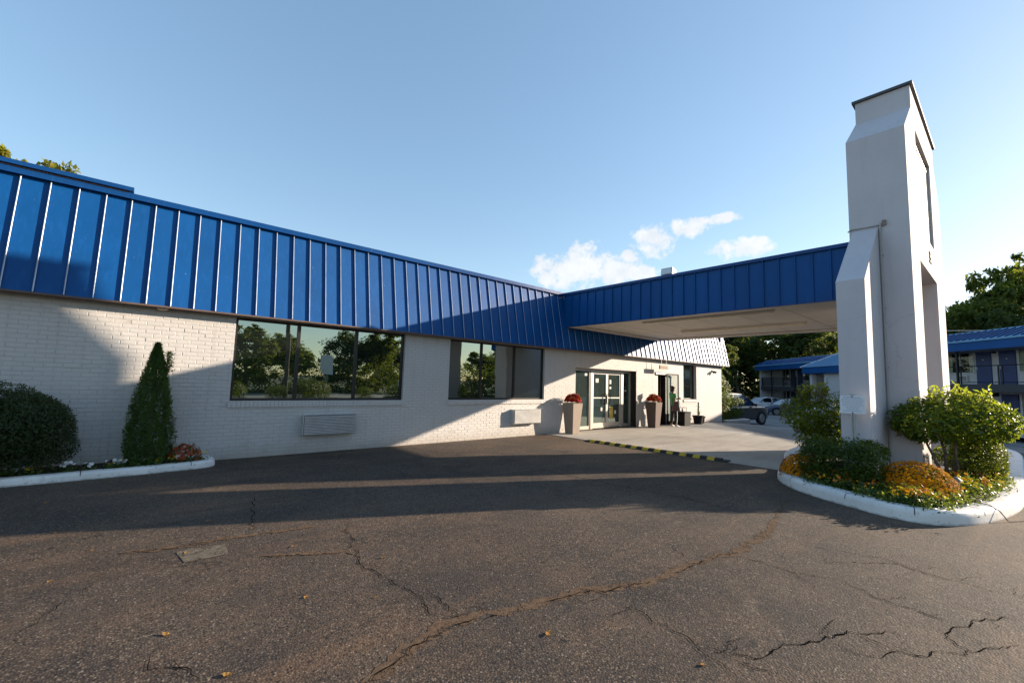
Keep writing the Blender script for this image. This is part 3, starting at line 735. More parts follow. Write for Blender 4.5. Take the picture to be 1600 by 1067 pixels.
for (x, z, w, h, m_) in ((14.02, 1.52, .13, .17, BLACK), (14.02, 1.30, .14, .06, NOTE), (14.03, 1.13, .12, .20, BLACK), (13.12, 1.58, .10, .15, NOTE), (13.12, 1.40, .10, .08, NOTE),
                         (12.32, 1.62, .16, .14, NOTE), (13.12, .34, .22, .42, YELL), (11.72, 1.84, .14, .09, NOTE), (13.42, .50, .10, .13, NOTE), (12.62, .62, .09, .12, NOTE)):
    MB().box(x, x+w, yd-.0105, yd-.0065, z, z+h).build('door_notice', m_, sf)
# side door: dark opening, pale inner reveal, glazed leaf swung flat against the wall
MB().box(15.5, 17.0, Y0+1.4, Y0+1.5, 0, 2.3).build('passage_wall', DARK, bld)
MB().box(15.722, 16.02, Y0+.05, Y0+.09, .03, 2.03).build('reveal_panel', plain('cream_panel', (.50, .44, .35), .6), bld)
fr = MB(); fr.box(15.71, 15.72, Y0+.01, Y0+.2, 0.012, 2.09); fr.box(16.49, 16.519, Y0-.01, Y0+.2, 0.012, 2.09); fr.box(15.71, 16.519, Y0-.01, Y0+.2, 2.0905, 2.13); fr.build('door_frame', FRAME, bld)
MB().box(15.75, 16.45, Y0-.035, Y0-.012, 2.03, 2.085).build('door_closer', ALU, bld)
ang = R(-7.5)
lf = MB()
def LP(u, v): return (16.53+u*math.cos(ang)-v*math.sin(ang), Y0-.06+u*math.sin(ang)+v*math.cos(ang))
def lbox(b, u0, u1, v0, v1, z0, z1):
    q = [LP(u0, v0), LP(u1, v0), LP(u1, v1), LP(u0, v1)]
    b.hexa([(*p, z0) for p in q] + [(*p, z1) for p in q])
for u0, u1, z0, z1 in ((0, .05, .03, 2.08), (.72, .77, .03, 2.08), (.05, .72, .03, .16), (.05, .72, 2.02, 2.08)): lbox(lf, u0, u1, -.02, .02, z0, z1)
lfo = lf.build('open_door', FRAME, bld)
CLEAR = M('clear_door_glass'); CLEAR.set(color=(.9, .95, .93), rough=.0, trans=1.0, ior=1.45)
_tr = CLEAR.n('ShaderNodeBsdfTransparent', {'Color': (.86, .9, .88, 1)}); _gl = CLEAR.n('ShaderNodeBsdfGlossy', {'Roughness': .01})
_mx = CLEAR.n('ShaderNodeMixShader', {0: CLEAR.math('MULTIPLY', CLEAR.n('ShaderNodeFresnel', {'IOR': 1.5}).outputs[0], CLEAR.math('SUBTRACT', 1.0, CLEAR.n('ShaderNodeNewGeometry').outputs['Backfacing'])), 1: _tr.outputs[0], 2: _gl.outputs[0]}); CLEAR.l(_mx.outputs[0], CLEAR.o.inputs['Surface'])
pn = MB(); lbox(pn, .05, .72, -.004, .004, .161, 2.019); pn.build('pane', CLEAR.m, lfo)

# ------------------------------------------------------------------ canopy over the drive
CX0, CX1, CY0, CZ0, CZ1 = 10.38, 15.78, 2.003, 3.37, 4.385
can = thing('entrance_canopy', 'blue metal clad flat canopy spanning from the office roof edge to the sign tower', 'canopy', (13.1, 5.7, 0))
y = CY0; i = 0
while y < 9.46:
    y1 = min(y+.311, 9.56)
    for x0, sgn in ((CX0, -1), (CX1, 1)):
        e = rnd.gauss(0, .002)
        xa, xb = sorted((x0+sgn*e, x0-sgn*.03))
        MB().box(xa, xb, y+.002, y1-.002, CZ0, CZ1).build('canopy_panel', BLUE, can)
        xa, xb = sorted((x0-sgn*.004, x0+sgn*.034))
        MB().box(xa, xb, y1-.009, y1+.009, CZ0-.003, CZ1+.003).build('seam', BLUE, can)
    y = y1; i += 1
for x0, sgn in ((CX0, -1), (CX1, 1)):
    xa, xb = sorted((x0+sgn*.055, x0-sgn*.12))
    MB().box(xa, xb, CY0, 9.60, CZ1+.004, CZ1+.078).build('top_trim', TRIM, can)
    xa, xb = sorted((x0+sgn*.012, x0-sgn*.035))
    MB().box(xa, xb, CY0, 9.40, CZ0-.025, CZ0-.004).build('drip_edge', TRIM, can)
MB().box(CX0+.13, CX1-.13, CY0, 9.75, 4.33, 4.39).build('canopy_roof', MEMBRANE, can)
MB().box(CX0+.31, CX1-.31, CY0+.25, 9.05, CZ0+.03, CZ0+.06).build('ceiling', CEIL, can)
bd = MB(); bd.box(CX0+.036, CX0+.308, CY0, 9.35, CZ0-.022, CZ0+.02); bd.box(CX1-.308, CX1-.036, CY0, 9.35, CZ0-.022, CZ0+.02)
bd.box(CX0+.309, CX1-.309, CY0, CY0+.248, CZ0-.021, CZ0+.02); bd.box(CX0+.309, CX1-.309, 9.052, 9.35, CZ0-.021, CZ0+.02)
bd.build('ceiling_border', CEIL, can)
for k in range(1, 6): MB().box(CX0+.312, CX1-.312, CY0+.25+k*1.14, CY0+.258+k*1.14, CZ0+.024, CZ0+.0295).build('ceiling_joint', plain('joint_strip', (.40, .37, .33), .7), can)
LENS = plain('lamp_diffuser', (.70, .62, .48), .4)
for x0, ya, yb in ((10.95, 3.55, 6.95), (13.5, 3.60, 7.12)):
    f = MB(); f.box(x0-.07, x0+.07, ya, yb, CZ0-.03, CZ0+.029); fo = f.build('ceiling_light', CEIL, can)
    f = MB(); f.prism([(x0-.06, CZ0-.031), (x0+.06, CZ0-.031), (x0+.04, CZ0-.065), (x0-.04, CZ0-.065)], 'y', ya+.03, yb-.03); f.build('diffuser', LENS, fo)
fl = thing('floodlight', 'small square grey floodlight standing on the top edge of the blue canopy', 'floodlight', (10.6, 5.95, 4.465))
MB().box(10.47, 10.73, 5.90, 6.0, 4.465, 4.475).build('bracket', STEEL, fl)
b = MB(); b.tube([(10.6, 5.95, 4.47), (10.6, 5.95, 4.53)], .02, 6); b.build('swivel', STEEL, fl)
b = MB(); b.prism([(10.50, 4.52), (10.66, 4.50), (10.74, 4.64), (10.52, 4.70)], 'y', 5.80, 6.12); b.build('housing', plain('grey_housing', (.30, .31, .32), .5), fl)
b = MB(); b.hexa([(10.485, 5.83, 4.535), (10.489, 5.83, 4.535), (10.489, 6.09, 4.535), (10.485, 6.09, 4.535), (10.508, 5.83, 4.68), (10.512, 5.83, 4.68), (10.512, 6.09, 4.68), (10.508, 6.09, 4.68)]); b.build('lens', plain('floodlight_lens', (.60, .62, .64), .15), fl)

# ------------------------------------------------------------------ sign tower
TY0, TY1 = 1.117, 2.0
tw = thing('sign_tower', 'tall white stucco sign tower with sloped buttresses and two openings', 'tower', (13.08, 1.55, 0))
L0, R0, L1, R1 = 10.38, 15.78, 11.38, 14.95
ZC0, ZC1, ZTOP = 6.50, 7.32, 7.78
OX0, OX1, OZ = 11.50, 14.25, 4.18
SX0, SX1, SZ0, SZ1 = 11.80, 14.12, 4.95, 7.02
tb = MB()
tb.prism([(L0, -.3), (OX0, -.3), (OX0, OZ), (L0, OZ)], 'y', TY0, TY1)
tb.prism([(OX1, -.3), (R0, -.3), (R0, OZ), (OX1, OZ)], 'y', TY0, TY1)
tb.prism([(L0, OZ), (R0, OZ), (R0, SZ0), (L0, SZ0)], 'y', TY0, TY1)
xl = L0+(SZ1-ZC0)/(ZC1-ZC0)*(L1-L0); xr = R0-(SZ1-ZC0)/(ZC1-ZC0)*(R0-R1)
tb.prism([(L0, SZ0), (SX0, SZ0), (SX0, SZ1), (xl, SZ1), (L0, ZC0)], 'y', TY0, TY1)
tb.prism([(SX1, SZ0), (R0, SZ0), (R0, ZC0), (xr, SZ1), (SX1, SZ1)], 'y', TY0, TY1)
tb.prism([(xl, SZ1), (xr, SZ1), (R1, ZC1), (R1, ZTOP), (L1, ZTOP), (L1, ZC1)], 'y', TY0, TY1)
tb.box(SX0, SX1, TY0+.34, TY1, SZ0, SZ1)
tb.build('tower_body', STUCCO, tw)
for pts in ([(9.0, -.3), (L0-.001, -.3), (L0-.001, 4.66), (9.0, 3.43)], [(R0+.001, -.3), (R0+1.38, -.3), (R0+1.38, 3.43), (R0+.001, 4.66)]):
    MB().prism(pts, 'y', 1.56, 1.955).build('buttress', STUCCO, tw, bevel=.006)
MB().box(L1-.05, R1+.05, TY0-.05, TY1+.05, ZTOP+.002, ZTOP+.055).build('cap_flashing', plain('dark_cap', (.05, .05, .055), .5), tw)
sp = MB(); sp.box(SX0+.03, SX1-.10, TY0+.065, TY0+.10, SZ0+.06, SZ1-.16)
spo = sp.build('sign_panel', plain('blank_sign_face', (.62, .64, .62), .22, var=.06, scale=1.4), tw)
b = MB()
for a in ((SX0+.002, SX0+.03, SZ0+.03, SZ1-.13), (SX1-.10, SX1-.07, SZ0+.03, SZ1-.13), (SX0+.03, SX1-.10, SZ0+.03, SZ0+.06), (SX0+.03, SX1-.10, SZ1-.16, SZ1-.13)): b.box(a[0], a[1], TY0+.05, TY0+.339, a[2], a[3])
b.build('panel_frame', ALU, spo)
b = MB(); b.tube([(12.15+.03*math.sin(k*.9), TY0+.058, 6.3-.11*k) for k in range(9)] + [(12.3, TY0+.057, 5.36), (12.55, TY0+.057, 5.30), (12.7, TY0+.057, 5.42)], .006, 5); b.build('stray_cable', plain('pale_cable', (.5, .47, .4), .6), spo)
fc = bpy.data.curves.new('house_number', 'FONT'); fc.body = '30'; fc.size = .36; fc.extrude = .012; fc.materials.append(plain('number_bronze', (.10, .07, .045), .5)); fc.align_x = 'CENTER'
_t = bpy.data.objects.new('number_source', fc); col.objects.link(_t)
_me = bpy.data.meshes.new_from_object(_t.evaluated_get(bpy.context.evaluated_depsgraph_get())); bpy.data.objects.remove(_t)
no = link('house_number', _me, tw, (13.13-13.08, TY0-.014-1.55, 4.44)); no.rotation_euler = (R(90), 0, 0)
b = MB(); b.tube([(10.355, 1.535, .1), (10.355, 1.535, 4.60), (10.355, 1.52, 4.72)], .016, 7)
b.tube([(10.36, 1.53, 4.69), (10.36, 1.97, 4.70), (10.36, 2.02, 4.66)], .013, 6)
for z in (.9, 2.0, 3.1, 4.1): b.box(10.35, 10.379, 1.50, 1.57, z, z+.025)
b.build('conduit', plain('painted_conduit', (.36, .34, .33), .6), tw)
MB().box(10.345, 10.378, 1.44, 1.50, 4.67, 4.77).build('junction_box', plain('rusty_box', (.20, .15, .12), .6), tw)

# ------------------------------------------------------------------ planting beds
def smooth_loop(pts, n=6, closed=True):
    out = []; m = len(pts)
    for i in range(m if closed else m-1):
        g_ = lambda k: Vector(pts[k % m]) if closed else Vector(pts[min(max(k, 0), m-1)])
        p0, p1, p2, p3 = g_(i-1), g_(i), g_(i+1), g_(i+2)
        for k in range(n):
            t = k/n
            out.append(tuple(.5*((2*p1)+(p2-p0)*t+(2*p0-5*p1+4*p2-p3)*t*t+(3*p1-p0-3*p2+p3)*t**3)))
    if not closed: out.append(tuple(pts[-1]))
    return out
def inset(loop, d, closed=True):
    m = len(loop); out = []
    for i in range(m):
        a = Vector(loop[(i-1) % m] if closed else loop[max(i-1, 0)]); b = Vector(loop[(i+1) % m] if closed else loop[min(i+1, m-1)])
        t = (b-a).normalized(); out.append((loop[i][0]-t.y*d, loop[i][1]+t.x*d))
    return out
def kerb(name, loop, w, h, closed, mat=KERB, seed=0):
    """loop runs counter-clockwise so that inset() goes inward"""
    b = MB(); m = len(loop); g = random.Random(seed)
    prof = [(-.004, -.06), (.0, h*.55), (.008, h*.84), (.030, h*.965), (.065, h), (w-.03, h*.995), (w-.006, h*.93), (w, h*.75), (w+.002, -.03)]
    rings = []
    for d, z in prof:
        q = inset(loop, d, closed)
        rings.append([(p[0], p[1], z+(g.uniform(-.004, .004) if z > 0 else 0)) for p in q])
    k = len(prof)
    for i in range(m): b.v += [r[i] for r in rings]
    for i in range(m if closed else m-1):
        j = (i+1) % m
        for q in range(k-1): b.f.append((i*k+q, j*k+q, j*k+q+1, i*k+q+1))
    if not closed: b.f += [tuple(range(k)), tuple(range((m-1)*k, m*k))[::-1]]
    for i in range(5, m-2, 11):            # open construction joints across the kerb
        jb = MB(); A, B = [r[i] for r in rings], [r[i+1] for r in rings]; wd = .009/max(.01, (Vector(B[0])-Vector(A[0])).length)
        for q in range(1, k):
            dx, dz = (prof[q][0]-w*.45)*.012, .0015
            for f_ in (0, wd): jb.v.append(tuple(A[q][c]+(B[q][c]-A[q][c])*f_+((Vector(A[q])-Vector(A[4]))[c]*.02 if c < 2 else dz) for c in range(3)))
        jb.f = [(2*q, 2*q+1, 2*q+3, 2*q+2) for q in range(k-2)]
        jb.build('kerb_joint', CRACKM, kind='structure')
    return b.build(name, mat, kind='structure', smooth=True)
ISL = [(9.85, 3.0), (8.86, 2.88), (8.25, 2.58), (7.80, 2.12), (7.48, 1.55), (7.30, 1.08), (7.42, .66), (8.02, .33), (9.28, .06), (11.0, -.02), (13.2, -.02), (17.0, .02), (18.4, .5), (18.7, 1.6), (18.1, 2.8), (16.5, 3.5), (13.5, 3.7), (11.4, 3.55)]
isl = smooth_loop(ISL, 7)
kerb('island_kerb', isl, .24, .165, True, seed=3)
def soil(name, loop, z, hump, cen):
    b = MB(); m = len(loop); n = 6
    for k in range(n+1):
        t = k/n
        for p in loop: b.v.append((p[0]+(cen[0]-p[0])*t, p[1]+(cen[1]-p[1])*t, z+hump*(1-(1-t)**2)+rnd.uniform(-.012, .012)))
    for k in range(n):
        for i in range(m): b.f.append((k*m+i, k*m+(i+1) % m, (k+1)*m+(i+1) % m, (k+1)*m+i))
    b.build(name, MULCH, kind='structure', smooth=True)
soil('island_soil', inset(isl, .21), .11, .09, (12.5, 1.6))
LB = [(-8, 8.62), (-4.0, 8.60), (-1.2, 8.615), (-.2, 8.64), (.6, 8.70), (.95, 8.745), (1.13, 8.86), (1.17, 9.05), (1.16, 9.25), (1.15, 9.42)]
lb = smooth_loop(LB, 6, False)
kerb('bed_kerb', lb, .17, .11, False, seed=4)
b = MB()
lbi = inset(lb, .15, False)
for p in lbi: b.v += [(p[0], p[1], .075), (p[0], max(p[1], Y0-.01), .10)]
b.f = [(2*k, 2*k+2, 2*k+3, 2*k+1) for k in range(len(lbi)-1)]
b.build('bed_soil', MULCH, kind='structure')
FK = [(21.85, 9.30), (23.0, 9.2), (24.05, 9.12), (24.3, 9.4), (24.35, 12.0), (24.3, 15)]
fk = smooth_loop(FK, 5, False)
fkb = kerb('corner_kerb', fk, .2, .22, False, seed=6); fkb.location.z = -.20
b = MB(); b.poly([(21.74, 9.4, -.02), (24.2, 9.3, -.06), (24.2, 15, -.06), (21.74, 15, -.02)]); b.build('corner_soil', MULCH, kind='structure')

def shrub(name, label, cat, loc, rad, mat, n, L, W, seed, stems=(), shell=.7, flat=None, lump=.15, power=1.0, rot=0, clip=None, up=0, group=None, core=True):
    g = np.random.default_rng(seed)
    t = thing(name, label, cat, loc, rot, group)
    P, N = blob_points(n, (0, 0, rad[3] if len(rad) > 3 else rad[2]), rad[:3], g, shell, flat, lump, power)
    if clip is not None:
        k = clip(P); P, N = P[k], N[k]
    link('foliage', leaf_mesh('foliage', mat, P, N, L, W, 0, seed, up=up), t)
    k_ = n//45; pick = g.choice(len(P), min(k_, len(P)), replace=False); SP_, SN_ = [], []      # stray sprigs break the clipped outline
    for q in pick:
        ln = L*g.uniform(.6, 2.6); dd = norm(N[q]+g.normal(0, .35, 3))
        for z_ in np.linspace(.2, 1, 5): SP_.append(P[q]+dd*ln*z_); SN_.append(dd+g.normal(0, .5, 3))
    SP_ = np.array(SP_); SN_ = np.array(SN_)
    if clip is not None:
        kk = clip(SP_); SP_, SN_ = SP_[kk], SN_[kk]
    tag(link('stray_sprigs', leaf_mesh('stray_sprigs', mat, SP_, SN_, L*.9, W*.9, 0, seed+2), t), kind='stuff')
    if core:                               # twiggy inner mass keeps the far side from showing through
        ci, cn = blob_points(n//5, (0, 0, rad[3] if len(rad) > 3 else rad[2]), tuple(r*.72 for r in rad[:3]), g, .4, flat, .1, power)
        if clip is not None:
            k = clip(ci); ci, cn = ci[k], cn[k]
        link('inner_foliage', leaf_mesh('inner_foliage', mat, ci, cn, L*1.7, W*1.7, 0, seed+1), t)
    for k, s in enumerate(stems):
        b = MB(); b.tube(s[0], s[1], 7); b.build('stem', BARK, t, world=False, smooth=True)
    return t
shrub('round_shrub', 'large rounded dark green shrub against the white brick wall', 'shrub', (-1.42, 9.00, .06), (.84, .46, .56, .62), LEAF_HOLLY, 24000, .034, .018, 11, shell=.72, flat=.14, lump=.20, power=.85,
      stems=[([(.1*k-.2, .03*k, 0), (.16*k-.3, .02, .28)], [.022, .014]) for k in range(5)])
# conical arborvitae: upright sprays
g = np.random.default_rng(21); n = 19000
tz = g.random(n)**1.15; prof = np.interp(tz, [0, .08, .25, .5, .72, .88, .95, 1], [.24, .315, .315, .25, .165, .08, .03, .0])
th = g.uniform(0, 2*math.pi, n); K = 1+.13*np.sin(5*th+9*tz)+.10*np.sin(11*th-23*tz)
rr = prof*.9*K*(.62+.38*g.random(n)**.5)
off = np.where(tz > .72, (tz-.72)*.35*np.sin(3*th), 0)
P = np.stack([rr*np.cos(th)+off*.2, rr*np.sin(th), .05+tz*1.86], 1); N = np.stack([np.cos(th), np.sin(th), .4+0*th], 1)
k2 = 420; sp_ = g.random(k2); P2 = np.stack([.15+g.normal(0, .028, k2), -.03+g.normal(0, .028, k2), 1.45+sp_*.33], 1); N2 = norm(g.normal(0, 1, (k2, 3)))
cone = thing('conical_evergreen', 'narrow cone shaped evergreen standing by the white brick wall', 'evergreen shrub', (.26, 8.98, .07))
link('foliage', leaf_mesh('foliage', LEAF_CONE, np.concatenate([P, P2]), np.concatenate([N, N2]), .046, .013, 0, 5, up=.9), cone)
b = MB(); b.tube([(0, 0, 0), (.01, 0, .9), (0, 0, 1.7)], [.04, .03, .01], 7); b.build('trunk', BARK, cone, world=False)

def flower_head(g, c, r, nrm, petals):
    c = np.array(c)+np.array(nrm)*g.uniform(-.35, .9)*r*1.2
    c = np.array(c); nrm = norm(np.array(nrm, float)); a = norm(np.cross(nrm, [.31, .7, .2])); b_ = np.cross(nrm, a)
    t = np.arange(petals)*2*math.pi/petals + g.uniform(0, 6)
    V, F = [], []
    for x in t:
        d = a*math.cos(x)+b_*math.sin(x); s_ = np.cross(nrm, d); q = len(V)
        V += [c, c+d*r*.6+s_*r*.42+nrm*r*.12, c+d*r+nrm*r*.05, c+d*r*.6-s_*r*.42+nrm*r*.12]; F.append((q, q+1, q+2, q+3))
    return V, F
def blossoms(name, mat, pts, nrms, r, petals, parent, seed, kind=None):
    g = np.random.default_rng(seed); b = MB()
    for p, nm_ in zip(pts, nrms):
        V, F = flower_head(g, p, r*g.uniform(.75, 1.2), nm_+g.normal(0, .25, 3), petals); o = len(b.v)
        b.v += [tuple(v) for v in V]; b.f += [tuple(i+o for i in f) for f in F]
    me = bpy.data.meshes.new(name); me.from_pydata(b.v, [], b.f); me.materials.append(mat)
    return tag(link(name, me, parent), kind=kind)
def mum(label, loc, rad, mat, nf, r, seed, leaf=LEAF_LOW, cover=.0, group=None):
    """dome of foliage thick with small blossoms"""
    g = np.random.default_rng(seed)
    t = thing('chrysanthemum', label, 'flower', loc, 0, group)
    P, N = blob_points(int(nf*.6)+250, (0, 0, 0), tuple(x*.93 for x in rad), g, .7, -.02, .12)
    link('foliage', leaf_mesh('foliage', leaf, P, N, .045, .022, 0, seed), t)
    Q, M_ = blob_points(nf*2, (0, 0, 0), tuple(x*1.03 for x in rad), g, .96, cover, .10)
    blossoms('blossom', mat, Q, M_, r, 7, t, seed, 'stuff')
    return t
mum('low red chrysanthemum at the kerb end beside the conical evergreen', (.74, 8.98, .14), (.21, .18, .22), FL_DRED, 150, .026, 31)
def bedding(label, cat, name, pts, petal, r, group, seed, h=.09, spread=.09, heads=4, leafn=46):
    g = np.random.default_rng(seed); protos = []
    for v in range(3):
        t = thing(name, label, cat, (0, 0, 0), 0, group)
        P = np.stack([g.normal(0, spread*.55, leafn), g.normal(0, spread*.55, leafn), np.abs(g.normal(h*.5, h*.3, leafn))], 1)
        N = norm(P*np.array([1, 1, .6])+np.array([0, 0, .06]))
        link('foliage', leaf_mesh('foliage', LEAF_LOW, P, N, .045, .022, 0, seed+v), t)
        Q = np.stack([g.normal(0, spread*.5, heads), g.normal(0, spread*.5, heads), h+g.uniform(.0, .035, heads)], 1)
        blossoms('blossom', petal, Q, np.stack([g.normal(-.3, .3, heads), g.normal(-.5, .3, heads), np.ones(heads)*.8], 1), r, 6, t, seed+v)
        protos.append(t)
    for i, (x, y, z) in enumerate(pts):
        o = protos[i] if i < 3 else copy_tree(protos[i % 3])
        o.location = (x, y, z); o.rotation_euler = (0, 0, g.uniform(-1.2, 1.2) if petal is FL_WHITE else g.uniform(0, 6)); s_ = g.uniform(.8, 1.2); o.scale = (s_, s_, s_)
gg = random.Random(5)
def bedpts(n, x0, x1, y0, y1, z): return [(gg.uniform(x0, x1), gg.uniform(y0, y1), z) for _ in range(n)]
bedding('white pansy in the bed by the white brick wall', 'flower', 'pansy', bedpts(15, -1.5, .35, 8.80, 8.96, .08)+bedpts(4, .58, 1.0, 8.84, 8.95, .08), FL_WHITE, .023, 'white pansies in the wall bed', 41, .085, .08, 5, 26)
bedding('yellow pansy in the bed by the white brick wall', 'flower', 'pansy', bedpts(14, -1.6, .45, 8.79, 8.93, .08)+bedpts(6, .55, 1.02, 8.84, 9.1, .08), FL_YEL, .021, 'yellow pansies in the wall bed', 44, .075, .08, 4, 24)
bedding('purple pansy in the bed by the white brick wall', 'flower', 'pansy', bedpts(10, -1.4, .9, 8.84, 9.02, .08), FL_PURPLE, .028, 'purple pansies in the wall bed', 47, .08, .08, 3, 24)

# the island
in_tower = lambda L: (lambda P: ~((P[:, 0]+L[0] > 8.97) & (P[:, 1]+L[1] > 1.52) & (P[:, 1]+L[1] < 2.0)) & ~((P[:, 0]+L[0] > 10.33) & (P[:, 1]+L[1] > 1.07) & (P[:, 1]+L[1] < 2.05)))
HL = (8.52, 1.84, .14)
shrub('box_hedge', 'clipped dark green hedge in front of the tower foot below the notice sign', 'hedge', HL, (.46, .52, .31, .34), LEAF_HEDGE, 6500, .045, .022, 51, shell=.75, lump=.12, power=.6, flat=.02, clip=in_tower(HL))
HR = (11.35, .50, .14)
shrub('box_hedge', 'clipped rounded hedge beside the right kerb of the flower island', 'hedge', HR, (.72, .33, .29, .32), LEAF_HEDGE, 5500, .042, .020, 52, shell=.75, lump=.12, power=.7, flat=.02, clip=in_tower(HR))
def laurel(label, loc, mass, seed, n, stems, Ll=.10, yaw=R(-40.77)):
    g = np.random.default_rng(seed); t = thing('laurel_shrub', label, 'shrub', loc)
    Ps, Ns = [], []
    for (cx, cy, cz, rx, ry, rz, w) in mass:
        P, N = blob_points(int(n*w), (cx, cy, cz), (rx, ry, rz), g, .55, None, .22)
        Ps.append(P); Ns.append(N)
    P, N = np.concatenate(Ps), np.concatenate(Ns)
    c, s_ = math.cos(yaw), math.sin(yaw)
    rot = lambda A: np.stack([A[:, 0]*c-A[:, 1]*s_, A[:, 0]*s_+A[:, 1]*c, A[:, 2]], 1)
    P, N = rot(P), rot(N); k = in_tower(loc)(P); P, N = P[k], N[k]
    link('foliage', leaf_mesh('foliage', LEAF_LAUREL, P, norm(N+np.array([0, 0, .5])), Ll, Ll*.36, .25, seed, fold=.16), t)
    for st in stems:
        b = MB(); pts = [(p[0]*c-p[1]*s_, p[0]*s_+p[1]*c, p[2]) for p in st[0]]
        b.tube(pts, st[1], 7); b.build('stem', BARK, t, world=False, smooth=True)
    # young upright shoots with a rosette of leaves, coloured bright as if sunlit
    sh_ = MB(); LP_, LN_ = [], []
    top = P[np.argsort(-P[:, 2])[:max(40, n//14)]]
    for p in top[g.choice(len(top), min(len(top), 30), replace=False)]:
        e = p+np.array([g.normal(0, .05), g.normal(0, .05), g.uniform(.06, .20)])
        sh_.tube([tuple(p-np.array([0, 0, .1])), tuple(e)], [.006, .003], 5)
        for q in range(7):
            th_ = q*2.4; LP_.append(e-np.array([0, 0, .02*q])); LN_.append(np.array([math.cos(th_), math.sin(th_), .7]))
    sh_.build('shoot', BARK, t, world=False, kind='stuff')
    link('sunlit_young_leaves', leaf_mesh('sunlit_young_leaves', LEAF_YOUNG_SUN, np.array(LP_), np.array(LN_), Ll*.95, Ll*.33, -.1, seed+3, fold=.16), t)['kind'] = 'stuff'
    return t
LEAF_YOUNG_SUN = leafmat('sunlit_young_leaf', [(.16, .24, .020), (.26, .32, .03), (.34, .34, .05)], .55, .38, .3)  # young lime leaves, brightened in colour for sun on the tops
laurel('broad sunlit laurel shrub with bare stems in front of the sign tower', (10.55, .74, .14),
       [(.05, 0, 1.02, .92, .52, .38, .62), (.55, .1, .95, .55, .42, .34, .2), (-.45, 0, .98, .48, .40, .30, .18), (.2, .1, .38, .42, .3, .18, .05)], 61, 5200,
       [([(-.2, 0, 0), (-.3, .05, .35), (-.5, .1, .85)], [.028, .022, .010]), ([(-.1, .05, 0), (-.15, 0, .4), (-.2, .1, .95)], [.03, .024, .010]), ([(0, 0, 0), (.0, .02, .3), (.12, 0, .9)], [.034, .028, .012]),
        ([(.05, .05, 0), (.2, .05, .35), (.45, .05, .85)], [.028, .02, .01]), ([(.02, -.05, 0), (-.08, -.1, .4), (-.12, -.15, .85)], [.024, .02, .01]), ([(.1, .0, 0), (.35, .1, .4), (.75, .1, .85)], [.024, .018, .008])])
laurel('dark laurel shrub on the driveway side of the sign tower', (11.45, 2.92, .12),
       [(0, 0, .92, .66, .55, .46, .7), (.1, 0, .55, .45, .45, .35, .3)], 66, 3000,
       [([(-.1, 0, 0), (-.2, .05, .4), (-.3, .1, .8)], [.026, .02, .010]), ([(0, .05, 0), (0, 0, .4), (.05, .1, .9)], [.03, .024, .010]), ([(.1, 0, 0), (.2, .02, .35), (.3, 0, .8)], [.026, .02, .012])])
mum('broad dome of orange chrysanthemum at the foot of the sign tower', (8.62, 1.00, .14), (.50, .42, .40), FL_ORANGE, 2300, .0175, 71)
mum('orange chrysanthemum at the driveway end of the flower island beside the hedge', (8.66, 2.45, .13), (.34, .30, .33), FL_ORANGE, 1000, .0175, 72)
mum('yellow flowered mound behind the clipped hedge at the right kerb', (13.0, .55, .14), (.40, .30, .34), FL_YEL, 300, .024, 73)
def isl_pts(n, seed, amin=.27, amax=.62, sl=None):
    g = random.Random(seed); out = []
    inner = [inset(isl, d) for d in (amin, (amin+amax)/2, amax)]
    m = len(isl); ok = [i for i in range(m) if isl[i][0] < 11.2 and isl[i][1] < 2.95]
    while len(out) < n:
        i = g.choice(ok); p = g.choice(inner)[i]; q = (p[0]+g.uniform(-.12, .12), p[1]+g.uniform(-.10, .10))
        if 9.0 < q[0] and q[1] > 1.4: continue
        out.append((q[0], q[1], .125))
    return out
bedding('orange red marigold along the white kerb of the flower island', 'flower', 'marigold', isl_pts(46, 1), FL_FIRE, .024, 'marigolds edging the flower island', 81, .15, .13, 4, 80)
bedding('yellow marigold along the white kerb of the flower island', 'flower', 'marigold', isl_pts(46, 2), FL_YEL, .020, 'yellow marigolds edging the flower island', 84, .14, .13, 6, 80)
bedding('orange marigold along the white kerb of the flower island', 'flower', 'marigold', isl_pts(40, 3), FL_ORANGE, .021, 'orange marigolds edging the flower island', 87, .13, .13, 5, 80)
gP = np.array(isl_pts(520, 4, .25, .6)); gP[:, 2] += np.random.default_rng(3).uniform(0, .09, len(gP)); gP = np.repeat(gP, 5, 0)+np.random.default_rng(4).normal(0, .035, (2600, 3))
gN = np.random.default_rng(5).normal(0, .5, (2600, 3))+np.array([0, 0, .8])
tag(link('ground_cover', leaf_mesh('ground_cover', LEAF_LOW, gP, gN, .055, .026, 0, 9)), kind='stuff', label='low leafy bedding plants filling the flower island', cat='ground cover')
pl = thing('path_light', 'small bronze lantern path light among the island flowers', 'lamp', (9.02, .64, .13))
b = MB(); b.tube([(0, 0, 0), (0, 0, .10)], .012, 6); b.build('stake', STEEL, pl, world=False)
b = MB(); b.lathe([(.030, .10), (.050, .20), (.052, .205)], n=12); b.build('lens', plain('amber_glass', (.45, .33, .18), .25), pl, world=False)
b = MB(); b.lathe([(.078, .205), (.074, .215), (.03, .25), (.008, .262)], n=14); b.build('cap', plain('weathered_bronze', (.12, .11, .10), .5), pl, world=False)
